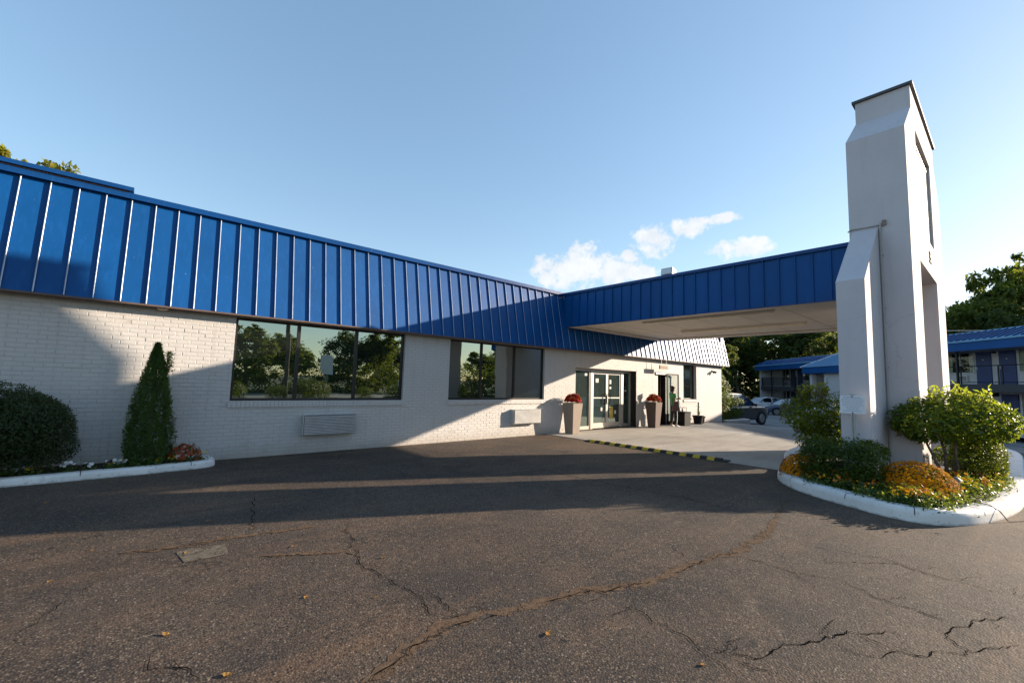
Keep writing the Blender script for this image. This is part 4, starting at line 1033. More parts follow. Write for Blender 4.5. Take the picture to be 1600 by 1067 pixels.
# notice on a post
ns = thing('notice_sign', 'small white printed notice on a steel post in front of the tower buttress', 'sign', (8.82, 1.75, .12))
b = MB(); b.box(-.012, .012, -.028, -.010, 0, 1.40); b.box(-.012, .012, .010, .028, 0, 1.40); b.box(.008, .014, -.012, .012, 0, 1.40); b.build('post', STEEL, ns, world=False)
b = MB(); b.box(-.022, -.016, -.165, .165, 1.085, 1.375); b.build('sign_plate', plain('sign_white', (.66, .69, .74), .45, var=.04), ns, world=False, bevel=.002)
INK = plain('faded_ink', (.27, .29, .36), .6)
b = MB(); gg2 = random.Random(12)
for r_, (wd, hh) in enumerate(((.22, .013), (.28, .008), (.28, .008), (.26, .008), (.27, .008), (.17, .008), (.16, .008), (.25, .009))):
    z = 1.345-r_*.031; yy = wd/2
    while yy > -wd/2:
        w_ = gg2.uniform(.016, .042); b.box(-.0236, -.0222, max(yy-w_, -wd/2), yy, z-hh/2, z+hh/2); yy -= w_+.008
b.build('print', INK, ns, world=False, kind='stuff')
for z in (1.36, 1.10):
    b = MB(); b.lathe([(.009, -.032), (.009, -.0225)], (0, 0, z), 8, 'x'); b.build('bolt', BLACK, ns, world=False)
for k, (x, y, h) in enumerate(((9.45, 2.24, .62), (9.36, 2.28, .50))):
    t = thing('irrigation_riser', ('taller' if k == 0 else 'shorter') + ' of two brass pipe stubs beside the dark laurel', 'pipe', (x, y, .12))
    b = MB(); b.tube([(0, 0, 0), (0, 0, h-.06)], .017, 7); b.build('pipe', BRASS, t, world=False)
    b = MB(); b.tube([(0, 0, h-.06), (0, 0, h)], .026, 7); b.build('fitting', BRASS, t, world=False)
b = MB(); b.tube([(8.62, .62, .17), (8.45, .43, .175), (8.36, .30, .175), (8.33, .22, .13), (8.36, .15, .012), (8.6, .02, .010), (9.2, -.25, .010), (9.9, -.4, .010)], .006, 5)
tag(b.build('black_cable', RUBBERK), 'thin black cable lying over the white kerb of the flower island', 'cable')

# planters by the entrance
STONE_SHADED = plain('shaded_planter_resin', (.10, .066, .055), .7, var=.08, scale=8, bump=.15)  # resin copy darkened brown to paint in the shade on this planter
def planter(label, x, y, mlabel, seed, STONE=STONE):
    t = thing('planter', label, 'planter', (x, y, .012))
    h, a, c, w = .92, .155, .225, .03
    b = MB(); b.hexa([(-a, -a, 0), (a, -a, 0), (a, a, 0), (-a, a, 0), (-c, -c, h), (c, -c, h), (c, c, h), (-c, c, h)]); b.build('pot', STONE, t, world=False, bevel=.006)
    b = MB()
    for q in ((-c, c, -c, -c+w), (-c, c, c-w, c), (-c, -c+w, -c+w, c-w), (c-w, c, -c+w, c-w)): b.box(*q, h+.0005, h+.02)
    b.build('rim', STONE, t, world=False)
    MB().box(-c+w, c-w, -c+w, c-w, h+.0005, h+.012).build('soil', MULCH, t, world=False)
    mum(mlabel, (x, y, h+.03), (.235, .235, .25), FL_RED, 420, .034, seed, cover=.05)
planter('tall tapered beige planter left of the glass entrance doors', 10.42, 9.10, 'red chrysanthemum in the planter left of the glass doors', 91)
planter('tall tapered shade-darkened brown planter between the glass doors and the open side door', 14.88, 8.98, 'red chrysanthemum in the planter between the two doorways', 92, STONE_SHADED)

# rubber ramp strip at the edge of the concrete
rp = thing('speed_bump', 'black and yellow striped rubber ramp along the edge of the concrete drive', 'speed bump', (9.62, 5.9, 0))
nseg = 22
for k in range(nseg):
    ya, yb = 4.2+(7.65-4.2)*k/nseg, 4.2+(7.65-4.2)*(k+1)/nseg; xa, xb = 9.68-.12*k/nseg, 9.68-.12*(k+1)/nseg; sk = .05
    p = []
    for dx, z in ((-.125, .002), (-.09, .035), (-.04, .055), (.03, .058), (.06, .045), (.075, .012)):
        p.append((dx, z))
    b = MB()
    A = [(xa+dx, ya+.001+dx*sk*4, z) for dx, z in p]; B = [(xb+dx, yb-.001+dx*sk*4, z) for dx, z in p]; n = len(p)
    b.v = A+B; b.f = [tuple(range(n)), tuple(range(2*n-1, n-1, -1))]+[(i, n+i, n+(i+1) % n, (i+1) % n) for i in range(n)]
    b.build('ramp_segment', RUBBERY if k % 2 else RUBBERK, rp)
for (ya, yb, x) in ((7.651, 7.80, 9.56), (4.05, 4.199, 9.68)):
    MB().hexa([(x-.12, ya, .002), (x+.07, ya, .014), (x+.07, yb, .014), (x-.12, yb, .002), (x-.08, ya+.02, .03), (x+.05, ya+.02, .04), (x+.05, yb-.02, .04), (x-.08, yb-.02, .03)]).build('end_cap', RUBBERK, rp)

# small things by the side door
hs = thing('hanging_sign', 'small brown sign hanging under the roof edge beside the side door', 'sign', (15.9, 9.15, 2.3))
b = MB(); b.box(15.58, 16.22, 9.13, 9.17, 2.23, 2.385); b.build('sign_board', plain('brown_sign', (.13, .058, .020), .6), hs)
b = MB(); b.box(15.60, 16.20, 9.124, 9.1295, 2.25, 2.365); b.build('sign_face', plain('brown_sign_face', (.17, .078, .025), .6), hs)
b = MB(); xx = 15.66
while xx < 16.12:
    w_ = rnd.uniform(.025, .05); b.box(xx, xx+w_, 9.121, 9.1235, 2.275, 2.335); xx += w_+.018
b.build('print', plain('sign_lettering', (.07, .032, .012), .6), hs, kind='stuff')
for x in (15.72, 16.08):
    b = MB(); b.tube([(x, 9.15, 2.385), (x, 9.15, 2.62)], .008, 5); b.build('hanger', STEEL, hs)
dl = thing('soffit_light', 'round can light under the blue roof edge above the evergreen', 'lamp', (.28, 9.34, 2.60))
b = MB(); b.lathe([(.075, -.02), (.08, .0), (.07, .021)], n=16); b.build('can', plain('cream_can', (.42, .36, .28), .5), dl, world=False)
b = MB(); b.lathe([(.055, -.026), (.055, -.021)], n=14); b.build('lens', LENS, dl, world=False)
wf = thing('security_light', 'black twin head security light high on the wall near the office corner', 'lamp', (20.7, Y0, 2.34))
b = MB(); b.lathe([(.05, -.02), (.05, 0)], (0, 0, 0), 10, 'y'); b.build('base', BLACK, wf, world=False)
for s_ in (-1, 1):
    b = MB(); b.tube([(0, -.02, 0), (s_*.07, -.07, -.02)], .012, 5); b.tube([(s_*.06, -.06, -.01), (s_*.12, -.16, -.07)], [.03, .05], 8); b.build('lamp_head', BLACK, wf, world=False)
bx = thing('black_bin', 'square black lidded bin standing against the wall right of the side door', 'bin', (17.02, 8.98, .0))
b = MB(); b.hexa([(-.24, -.22, 0), (.24, -.22, 0), (.24, .22, 0), (-.24, .22, 0), (-.26, -.24, .52), (.26, -.24, .52), (.26, .24, .52), (-.26, .24, .52)]); b.build('bin_body', BLACK, bx, world=False, bevel=.01)
b = MB(); b.box(-.275, .275, -.255, .255, .521, .56); b.build('lid', BLACK, bx, world=False, bevel=.008)
rk = thing('wire_stand', 'small black wire stand standing on top of the square bin', 'stand', (17.02, 8.98, .561))
for x, y in ((-.15, -.1), (.15, -.1), (.15, .1), (-.15, .1)):
    b = MB(); b.tube([(x, y, 0), (x, y, .15)], .007, 5); b.build('leg', BLACK, rk, world=False)
b = MB(); b.box(-.16, .16, -.11, .11, .151, .163); b.build('top', BLACK, rk, world=False)
b = MB(); b.lathe([(.03, .0), (.035, .10), (.03, .11)], (.02, 0, .0), 10); tag(b.build('cup', STEEL, None, world=False), 'small grey cup beneath the wire stand on the bin', 'cup').location = (17.02, 8.98, .561)
def pot(label, x, y, r, h):
    t = thing('plant_pot', label, 'plant pot', (x, y, .0))
    b = MB(); b.lathe([(r*.72, 0), (r*.95, h*.88), (r*1.08, h*.88), (r*1.1, h), (r*.95, h), (r*.9, h*.86)], n=18); b.build('pot', BLACK, t, world=False, smooth=False)
    b = MB(); b.lathe([(r*.9, h*.87), (.01, h*.9)], n=14); b.build('soil', MULCH, t, world=False)
    return t
pot('larger black plant pot by the wall holding a leaning black stick', 18.36, 8.98, .22, .36)
pot('smaller black plant pot behind the larger one by the wall', 18.95, 9.12, .16, .30)
st = thing('black_stick', 'black folded umbrella leaning up out of the larger plant pot', 'umbrella', (18.34, 8.96, .3))
b = MB(); b.tube([(0, 0, .02), (.06, .02, .30), (.10, .04, .62)], [.035, .032, .028], 8); b.build('folded_canopy', BLACK, st, world=False)
b = MB(); b.tube([(-.05, 0, .04), (.06, 0, .12), (.20, .02, .20)], [.03, .04, .02], 7); b.build('strap', BLACK, st, world=False)
sd = thing('young_plant', 'spindly green seedling growing in the larger black plant pot', 'plant', (18.24, 8.90, .32))
b = MB(); b.tube([(0, 0, 0), (-.01, 0, .28), (-.03, .0, .46)], [.006, .005, .003], 5); b.build('stem', LEAF_LOW, sd, world=False)
q = np.random.default_rng(8); P = np.stack([q.normal(-.01, .03, 34), q.normal(0, .03, 34), q.uniform(.08, .48, 34)], 1)
link('leaves', leaf_mesh('leaves', LEAF_LOW, P, q.normal(0, 1, (34, 3)), .06, .025, 0, 8), sd)['kind'] = 'stuff'

# ------------------------------------------------------------------ person by the side door
def grow(name, joints, bones, mat, parent, root=0, levels=1):
    """continuous skin grown round a joint skeleton"""
    me = bpy.data.meshes.new(name); me.from_pydata([j[:3] for j in joints], bones, [])
    o = bpy.data.objects.new('skeleton', me); col.objects.link(o)
    m = o.modifiers.new('skin', 'SKIN'); m.use_smooth_shade = True
    for i, j in enumerate(joints):
        sv = me.skin_vertices[0].data[i]; r = j[3]; sv.radius = (r, j[4] if len(j) > 4 else r); sv.use_root = (i == root)
    ss = o.modifiers.new('sub', 'SUBSURF'); ss.levels = levels; ss.render_levels = levels
    bpy.context.view_layer.update()
    out = bpy.data.meshes.new_from_object(o.evaluated_get(bpy.context.evaluated_depsgraph_get()))
    bpy.data.objects.remove(o)
    out.name = name; out.materials.clear(); out.materials.append(mat)
    for p in out.polygons: p.use_smooth = True
    return link(name, out, parent)
SKIN = plain('brown_skin', (.20, .105, .065), .5); SHIRT = plain('green_shirt', (.035, .20, .065), .8, var=.35, scale=22)
BLKCL = plain('black_cloth', (.014, .013, .015), .85); SHOE = plain('white_shoe', (.70, .70, .69), .5); HAIR = plain('black_hair', (.012, .009, .008), .55)
pe = thing('person', 'person in green top and black trousers with white stripes looking up beside the open door', 'person', (16.02, 8.80, .0), R(-28))
hs_ = 1.56/1.70
def S(*p): return (p[0]*hs_, p[1]*hs_, p[2]*hs_, *[r*hs_ for r in p[3:]])
J = [S(0, 0, .92, .12, .10), S(-.01, 0, 1.08, .105, .085), S(-.03, 0, 1.27, .12, .09), S(-.04, 0, 1.40, .06), S(-.045, 0, 1.47, .045), S(-.035, 0, 1.55, .072), S(-.035, 0, 1.63, .085), S(-.055, 0, 1.69, .06),
     S(.035, 0, 1.60, .022), S(.058, 0, 1.605, .010)]
B = [(0, 1), (1, 2), (2, 3), (3, 4), (4, 5), (5, 6), (6, 7), (6, 8), (8, 9)]
def limb(pts, start):
    i = len(J); J.extend(pts); B.append((start, i)); B.extend((k, k+1) for k in range(i, i+len(pts)-1)); return len(J)-1
wr = limb([S(-.04, -.17, 1.36, .058), S(-.11, -.23, 1.12, .042), S(-.13, -.23, .90, .028), S(-.13, -.23, .84, .030, .018)], 2)
for k, (dx, dz) in enumerate(((.028, .075), (.010, .085), (-.010, .08), (-.026, .065))):
    limb([S(-.13+dx, -.232, .80, .009), S(-.13+dx*1.1, -.225, .84-dz, .0075), S(-.122+dx, -.21, .82-dz, .007)], wr)
limb([S(-.095, -.222, .845, .009), S(-.085, -.212, .81, .008)], wr)
wl_ = limb([S(-.03, .17, 1.36, .058), S(.08, .21, 1.14, .042), S(.26, .13, 1.18, .028), S(.31, .10, 1.20, .028, .018)], 2)
for k in range(4): limb([S(.345, .085, 1.22-.02*k, .009), S(.375, .06, 1.215-.02*k, .0075), S(.365, .035, 1.205-.02*k, .007)], wl_)
limb([S(.32, .075, 1.235, .009), S(.345, .055, 1.25, .008)], wl_)
for s_, fx in ((-1, .05), (1, -.04)):
    limb([S(.0, s_*.09, .84, .088), S(.02+fx*.5, s_*.10, .47, .060), S(fx-.02, s_*.10, .09, .040), S(fx+.04, s_*.10, .045, .035), S(fx+.12, s_*.11, .03, .026)], 0)
grow('body', J, B, SKIN, pe)
grow('shirt', [S(0, 0, .86, .125, .105), S(0, 0, .95, .135, .112), S(-.01, 0, 1.08, .125, .10), S(-.03, 0, 1.27, .138, .105), S(-.04, 0, 1.39, .075), S(-.042, 0, 1.42, .055),
               S(-.04, -.17, 1.36, .072), S(-.085, -.208, 1.20, .060), S(-.03, .17, 1.36, .072), S(.035, .195, 1.22, .060)],
     [(0, 1), (1, 2), (2, 3), (3, 4), (4, 5), (3, 6), (6, 7), (3, 8), (8, 9)], SHIRT, pe)
grow('trousers', [S(0, 0, .96, .128, .108), S(0, 0, .90, .128, .108)] + [S(.0, -.09, .80, .098), S(.045, -.10, .47, .072), S(.03, -.10, .12, .060)] + [S(.0, .09, .80, .098), S(.0, .10, .47, .072), S(-.06, .10, .12, .060)],
     [(0, 1), (1, 2), (2, 3), (3, 4), (1, 5), (5, 6), (6, 7)], BLKCL, pe, root=1)
for s_, fx in ((-1, .05), (1, -.04)):
    grow('shoe', [S(fx-.05, s_*.10, .05, .045), S(fx+.03, s_*.10, .045, .045), S(fx+.13, s_*.11, .035, .036)], [(0, 1), (1, 2)], SHOE, pe, 1)
    st_ = MB(); st_.tube([S(.01+fx*.3, s_*.18, .82)[:3], S(.03+fx*.5, s_*.172, .47)[:3], S(fx-.01, s_*.158, .13)[:3]], .012, 5); st_.build('trouser_stripe', SHOE, pe, world=False)
grow('hair', [S(-.05, 0, 1.69, .075), S(-.085, 0, 1.62, .085), S(-.095, 0, 1.52, .06), S(-.11, 0, 1.45, .04)], [(0, 1), (1, 2), (2, 3)], HAIR, pe, 1)
for s_ in (-1, 1):
    b = MB(); b.lathe([(.003, -.004), (.009, 0), (.003, .004)], S(.046, s_*.03, 1.635)[:3], 8, 'x'); b.build('eye', BLACK, pe, world=False)
    b = MB(); b.lathe([(.008, -.01), (.022, 0), (.008, .01)], S(-.04, s_*.086, 1.60)[:3], 8, 'y'); b.build('ear', SKIN, pe, world=False)
b = MB(); b.box(.036, .046, -.022, .022, 1.425, 1.432); b.build('mouth', plain('lips', (.16, .05, .045), .5), pe, world=False)
bag = thing('shoulder_bag', 'brown tote bag with a pale strap hanging at the hip of the person', 'bag', (15.90, 8.62, .62), R(-28))
b = MB(); b.hexa([(-.22, -.06, 0), (.14, -.05, .0), (.14, .03, .0), (-.22, .03, 0), (-.10, -.035, .36), (.06, -.035, .38), (.06, .015, .38), (-.10, .015, .36)]); b.build('bag_body', plain('brown_leather', (.085, .04, .026), .6), bag, world=False, bevel=.012)
b = MB(); b.tube([(.10, -.045, .36), (.14, -.02, .2), (.24, .0, .08)], .012, 5); b.tube([(-.06, -.02, .37), (-.02, .03, .62), (.03, .05, .75)], .010, 5); b.build('strap', SHOE, bag, world=False)

# ------------------------------------------------------------------ cars
TYRE = plain('tyre_rubber', (.016, .016, .016), .8); RIM = plain('alloy_rim', (.30, .31, .32), .35, .8)
def carpaint(name, c):
    m = M(name); m.set(color=m.ramp(m.noise(m.pos(), 1.5, 3), [(.3, tuple(x*.92 for x in c)), (.7, c)]), rough=.32, spec=.5, coat=.8, coatr=.06); return m.m
def car(name, label, cat, loc, rotz, paint, L, W, H, belt, body, roof, tail='red', group=None):
    """body: (x, top z, half width); roof: (x, z) roofline stations from windscreen foot to tailgate foot; front at +x"""
    t = thing(name, label, cat, loc, rotz, group)
    wr_ = .335 if H > 1.55 else .31
    b = MB(); secs = []
    for x, z, w in body:
        zb = .24
        h = [(w*.86, zb), (w*.97, zb+.06), (w, zb+.2), (w, z-.20), (w*.975, z-.07), (w*.90, z), (w*.45, z+.022)]
        secs.append([(x, p, q) for p, q in h] + [(x, -p, q) for p, q in reversed(h)])
    k = len(secs[0])
    for s in secs: b.v += s
    for i in range(len(secs)-1):
        for j in range(k): b.f.append((i*k+j, i*k+(j+1) % k, (i+1)*k+(j+1) % k, (i+1)*k+j))
    b.f += [tuple(range(k)), tuple(range((len(secs)-1)*k, len(secs)*k))[::-1]]
    bo = b.build('body', paint, t, world=False, smooth=True)
    bo.modifiers.new('edge', 'EDGE_SPLIT').split_angle = R(38)
    hw = W/2
    gz0 = belt-.03
    b = MB(); secs = []
    for x, z in roof:
        u = max(0.0, min(1.0, (z-gz0)/(H-gz0))); wt_ = hw*(.93-.20*u)
        secs.append([(x, hw*.93, gz0), (x, wt_, z-.02), (x, wt_*.8, z), (x, -wt_*.8, z), (x, -wt_, z-.02), (x, -hw*.93, gz0)])
    for s in secs: b.v += s
    for i in range(len(secs)-1):
        for j in range(5): b.f.append((i*6+j, i*6+j+1, (i+1)*6+j+1, (i+1)*6+j))
    b.f += [tuple(range(6)), tuple(range((len(secs)-1)*6, len(secs)*6))[::-1]]
    b.build('windows', CARGLASS, t, world=False)
    top = [s for s in roof if s[1] > H-.10]
    b = MB(); secs = []
    for x, z in top:
        wt_ = hw*.735; secs.append([(x, wt_+.012, z-.06), (x, wt_, z-.005), (x, wt_*.7, z+.016), (x, -wt_*.7, z+.016), (x, -wt_, z-.005), (x, -wt_-.012, z-.06)])
    for s in secs: b.v += s
    for i in range(len(secs)-1):
        for j in range(6): b.f.append((i*6+j, i*6+(j+1) % 6, (i+1)*6+(j+1) % 6, (i+1)*6+j))
    b.f += [tuple(range(6)), tuple(range((len(secs)-1)*6, len(secs)*6))[::-1]]
    b.build('roof', paint, t, world=False)
    def side(x, z):
        u = max(0.0, min(1.0, (z-gz0)/(H-gz0))); return hw*(.93-.20*u)+.006
    xs_p = [(roof[0][0], top[0][0]), (roof[-1][0], top[-1][0])]
    mid = (top[0][0]+top[-1][0])/2
    for s in (-1, 1):
        for xa, xb in xs_p + [(mid-.08, mid-.10)] + ([(top[-1][0]+.15, top[-1][0]+.3)] if H > 1.55 else []):
            b = MB(); b.tube([(xa, s*side(xa, gz0), gz0), (xb, s*side(xb, H-.05), H-.05)], .035, 5); b.build('pillar', paint, t, world=False)
        b = MB(); b.box(mid-.25, mid-.05, s*(hw+.004)-.012, s*(hw+.004)+.012, belt-.17, belt-.14); b.build('door_handle', paint, t, world=False)
        b = MB(); b.hexa([(roof[0][0]-.42, s*hw*.98-.02, belt-.02), (roof[0][0]-.30, s*hw*.98-.02, belt-.02), (roof[0][0]-.30, s*(hw+.16)+.0, belt), (roof[0][0]-.42, s*(hw+.16), belt),
                           (roof[0][0]-.40, s*hw*.98-.02, belt+.10), (roof[0][0]-.30, s*hw*.98-.02, belt+.10), (roof[0][0]-.30, s*(hw+.16), belt+.13), (roof[0][0]-.40, s*(hw+.16), belt+.13)]); b.build('mirror', paint, t, world=False, bevel=.01)
        for x in (L*.30, -L*.29):
            b = MB(); b.lathe([(wr_+.065, -.02), (wr_+.065, .012)], (x, s*(hw-.006), wr_), 20, 'y'); b.build('wheel_arch', BLACK, t, world=False)
            b = MB(); b.lathe([(wr_*.72, -.10), (wr_*.95, -.105), (wr_, -.07), (wr_, .07), (wr_*.95, .105), (wr_*.72, .10)], (x, s*(hw-.08), wr_), 22, 'y'); wo_ = b.build('wheel', TYRE, t, world=False, smooth=False)
            b = MB(); b.lathe([(wr_*.70, 0), (wr_*.66, s*.02), (wr_*.18, s*.012), (.03, s*.02)] if s > 0 else [(.03, -.02), (wr_*.18, -.012), (wr_*.66, -.02), (wr_*.70, 0)], (x, s*(hw-.08+.10), wr_), 16, 'y'); b.build('rim', RIM, wo_, world=False)
        zf = body[-2][1]; wf_ = body[-1][2]
        b = MB(); b.hexa([(body[-1][0]-.18, s*wf_*.62, zf-.26), (body[-1][0]+.012, s*wf_*.62, zf-.26), (body[-1][0]-.02, s*wf_*1.0, zf-.24), (body[-1][0]-.30, s*wf_*1.03, zf-.24),
                          (body[-1][0]-.18, s*wf_*.62, zf-.13), (body[-1][0]+.008, s*wf_*.62, zf-.13), (body[-1][0]-.03, s*wf_*1.0, zf-.11), (body[-1][0]-.30, s*wf_*1.03, zf-.11)]); b.build('headlight', plain('headlamp', (.6, .62, .65), .1), t, world=False)
        zr, wr2 = body[0][1], body[0][2]
        b = MB(); b.hexa([(body[0][0]-.012, s*wr2*.66, zr-.24), (body[0][0]+.18, s*wr2*1.03, zr-.24), (body[0][0]+.20, s*wr2*1.0, zr-.24), (body[0][0]+.1, s*wr2*.66, zr-.24),
                          (body[0][0]-.012, s*wr2*.66, zr-.06), (body[0][0]+.18, s*wr2*1.03, zr-.06), (body[0][0]+.20, s*wr2*1.0, zr-.06), (body[0][0]+.1, s*wr2*.66, zr-.06)]); b.build('tail_light', plain('tail_lamp', (.25, .01, .01), .2), t, world=False)
    b = MB(); b.box(body[-1][0]-.04, body[-1][0]+.014, -.26, .26, .36, .47); b.build('number_plate', plain('plate', (.5, .5, .48), .5), t, world=False)
    return t
SUVB = [(-2.28, .86, .80), (-2.20, 1.0, .88), (-1.5, 1.02, .93), (0, 1.03, .94), (.9, 1.03, .94), (1.1, 1.02, .93), (1.9, .96, .90), (2.2, .86, .82), (2.30, .72, .72)]
SUVR = [(1.02, 1.01), (.25, 1.58), (0, 1.66), (-.8, 1.70), (-1.6, 1.66), (-1.95, 1.58), (-2.22, 1.02)]
SEDB = [(-2.32, .80, .74), (-2.2, .92, .83), (-1.5, .93, .88), (0, .92, .90), (.8, .92, .90), (1.0, .91, .89), (1.9, .82, .85), (2.25, .72, .78), (2.34, .60, .68)]
SEDR = [(.98, .90), (.25, 1.34), (-.1, 1.40), (-.6, 1.41), (-1.0, 1.36), (-1.75, .92)]
DKP, WHP, GYP, LBP = carpaint('black_car_paint', (.018, .018, .020)), carpaint('white_car_paint', (.70, .70, .71)), carpaint('navy_car_paint', (.03, .05, .11)), carpaint('pale_blue_car_paint', (.26, .36, .46))
def yawdir(px, py): return math.atan2(py, px)
car('parked_car', 'black SUV seen from behind leaving past the corner of the white office', 'car', (25.8, 10.7, gz(26)), yawdir(.98, -.2), DKP, 4.6, 1.88, 1.70, 1.03, SUVB, SUVR)
car('parked_car', 'white sedan parked in front of the left end of the motel', 'car', (49.5, 17.3, gz(49.5)), yawdir(-.78, .62), WHP, 4.65, 1.80, 1.41, .92, SEDB, SEDR)
car('parked_car', 'navy blue sedan parked behind the laurel shrub', 'car', (43.0, 13.1, gz(43)), yawdir(-.72, .69), GYP, 4.65, 1.80, 1.41, .92, SEDB, SEDR)
car('parked_car', 'silver sedan parked before the hip roofed stair pavilion', 'car', (43.0, 9.3, gz(43)), yawdir(-.72, .69), carpaint('silver_car_paint', (.42, .44, .46)), 4.65, 1.80, 1.41, .92, SEDB, SEDR)
car('parked_car', 'pale blue car parked under the near end of the motel balcony', 'car', (31.6, -1.6, gz(31.6)), yawdir(-.72, .69), LBP, 4.65, 1.80, 1.41, .92, SEDB, SEDR)

# ------------------------------------------------------------------ motel wings
MWALL = plain('motel_wall', (.50, .50, .52), .8, var=.06); MDOOR = plain('blue_door', (.035, .055, .16), .5); RAIL = plain('black_rail', (.012, .012, .014), .5)
SLABE = plain('dark_slab_edge', (.045, .045, .05), .7); CURT = plain('curtain', (.45, .43, .36), .9, var=.2, scale=9); WFR = plain('window_frame_white', (.55, .55, .54), .5)
def wing(label, loc, L, doors, baluster, seed):
    t = thing('motel_wing', label, 'motel', loc, R(225))
    D, W0 = 9.0, 1.6
    b = MB(); b.box(.25, L-.25, W0, W0+.2, -.2, 4.9); b.box(0, .25, -.02, D, -.2, 4.9); b.box(L-.25, L, -.02, D, -.2, 4.9); b.box(.25, L-.25, D-.2, D, -.2, 4.9); b.build('wall', MWALL, t, world=False)
    b = MB(); b.box(.252, L-.252, 0, W0-.002, 2.15, 2.6); b.build('balcony_slab', SLABE, t, world=False)
    b = MB(); b.box(-.3, L+.3, -.40, W0+.1, 4.62, 4.66); b.build('eave_soffit', plain('eave_shade', (.25, .25, .27), .8), t, world=False)
    b = MB(); b.prism([(-.45, 4.60), (-.45, 5.20), (-.40, 5.22), (-.40, 4.60)], 'x', -.35, L+.35); b.build('fascia', BLUE, t, world=False)
    b = MB(); b.prism([(-.42, 5.20), (1.0, 5.82), (D-1, 5.82), (D+.4, 5.2)], 'x', -.35, L+.35); b.build('roof', BLUE2, t, world=False)
    b = MB(); x = -.3
    while x < L+.3:
        p = [(x, -.42, 5.205), (x+.05, -.42, 5.205), (x+.05, 1.0, 5.825), (x, 1.0, 5.825)]
        b.hexa([(q[0], q[1], q[2]) for q in p] + [(q[0], q[1]-.035, q[2]+.07) for q in p]); x += .41
    b.build('roof_seams', TRIM, t, world=False, kind='stuff')
    b = MB(); b.box(-.36, L+.36, .95, 1.12, 5.826, 5.90); b.build('ridge_trim', BLUE2, t, world=False)
    b = MB(); b.box(-.4, L+.4, -.53, -.452, 5.10, 5.20); b.build('gutter', BLUE2, t, world=False)
    b = MB(); b.tube([(.25, .04, 3.68), (L-.25, .04, 3.68)], .03, 5); b.tube([(.25, .04, 2.72), (L-.25, .04, 2.72)], .02, 4); b.build('handrail', RAIL, t, world=False)
    x = .4
    while x < L:
        for dx in (0, .22): MB().box(x+dx, x+dx+.05, .02, .07, 2.601, 3.66).build('rail_post', RAIL, t, world=False)
        x += 2.45
    x = 2.85
    while x < L-.5:
        b = MB(); b.box(x+.07, x+.17, -.08, .015, 0, 4.61); b.build('gallery_post', RAIL, t, world=False); x += 4.9
    if baluster:
        b = MB(); x = .5
        while x < L-.3: b.box(x, x+.022, .035, .055, 2.73, 3.66); x += .115
        b.build('balusters', RAIL, t, world=False, kind='stuff')
    for fl_ in (0, 2.6):
        for (x, kind) in doors:
            if kind == 'd':
                b = MB(); b.box(x, x+.92, W0-.06, W0-.001, fl_+.02, fl_+2.06); d = b.build('door', MDOOR, t, world=False)
                b = MB(); b.lathe([(.04, -.02), (.04, 0)], (x+.46, W0-.062, fl_+1.55), 8, 'y'); b.build('door_number', WFR, d, world=False)
                b = MB(); b.box(x+.06, x+.12, W0-.10, W0-.061, fl_+.95, fl_+1.12); b.build('handle', STEEL, d, world=False)
            elif kind == 'w':
                b = MB(); fx = .05
                for q in ((x, x+fx, fl_+.75, fl_+2.1), (x+1.85-fx, x+1.85, fl_+.75, fl_+2.1), (x+fx, x+1.85-fx, fl_+.75, fl_+.8), (x+fx, x+1.85-fx, fl_+2.05, fl_+2.1), (x+.90, x+.95, fl_+.8, fl_+2.05)): b.box(q[0], q[1], W0-.05, W0-.001, q[2], q[3])
                w = b.build('window', WFR, t, world=False)
                for a, c in ((x+.05, x+.90), (x+.95, x+1.80)): MB().box(a, c, W0-.025, W0-.02, fl_+.8, fl_+2.05).build('pane', CLEAR.m, w, world=False)
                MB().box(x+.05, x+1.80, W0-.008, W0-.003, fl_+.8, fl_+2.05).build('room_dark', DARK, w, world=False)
                for a, c in ((x+.06, x+.36), (x+1.52, x+1.79)): MB().box(a, c, W0-.0195, W0-.012, fl_+.81, fl_+2.04).build('curtain', CURT, w, world=False)
                b = MB(); b.box(x+.4, x+1.45, W0-.14, W0-.001, fl_+.18, fl_+.60); ac_ = b.build('air_conditioner', WFR, t, world=False)
                b = MB()
                for q in range(4): b.box(x+.8, x+1.40, W0-.148, W0-.1405, fl_+.26+q*.075, fl_+.30+q*.075)
                b.build('grille', BLACK, ac_, world=False)
            elif kind == 'l':
                b = MB(); b.box(x, x+.14, W0-.14, W0-.001, fl_+1.92, fl_+2.12); b.build('wall_lamp', BLACK, t, world=False)
    return t
def rooms(L, x0):
    out = []; x = x0
    while x < L-7.2:
        out += [(x, 'w'), (x+2.0, 'd'), (x+3.08, 'l'), (x+3.4, 'd'), (x+4.45, 'w')]; x += 6.75
    return out
wing('far two storey motel wing with blue metal roof and railed balcony', (60.9, 21.6, -.65), 21.0, rooms(21.5, 2.2), True, 1)
wing('near two storey motel wing with blue doors opening on its balcony', (44.3, 7.9, -.36), 28.0, rooms(28.5, 5.35), False, 2)
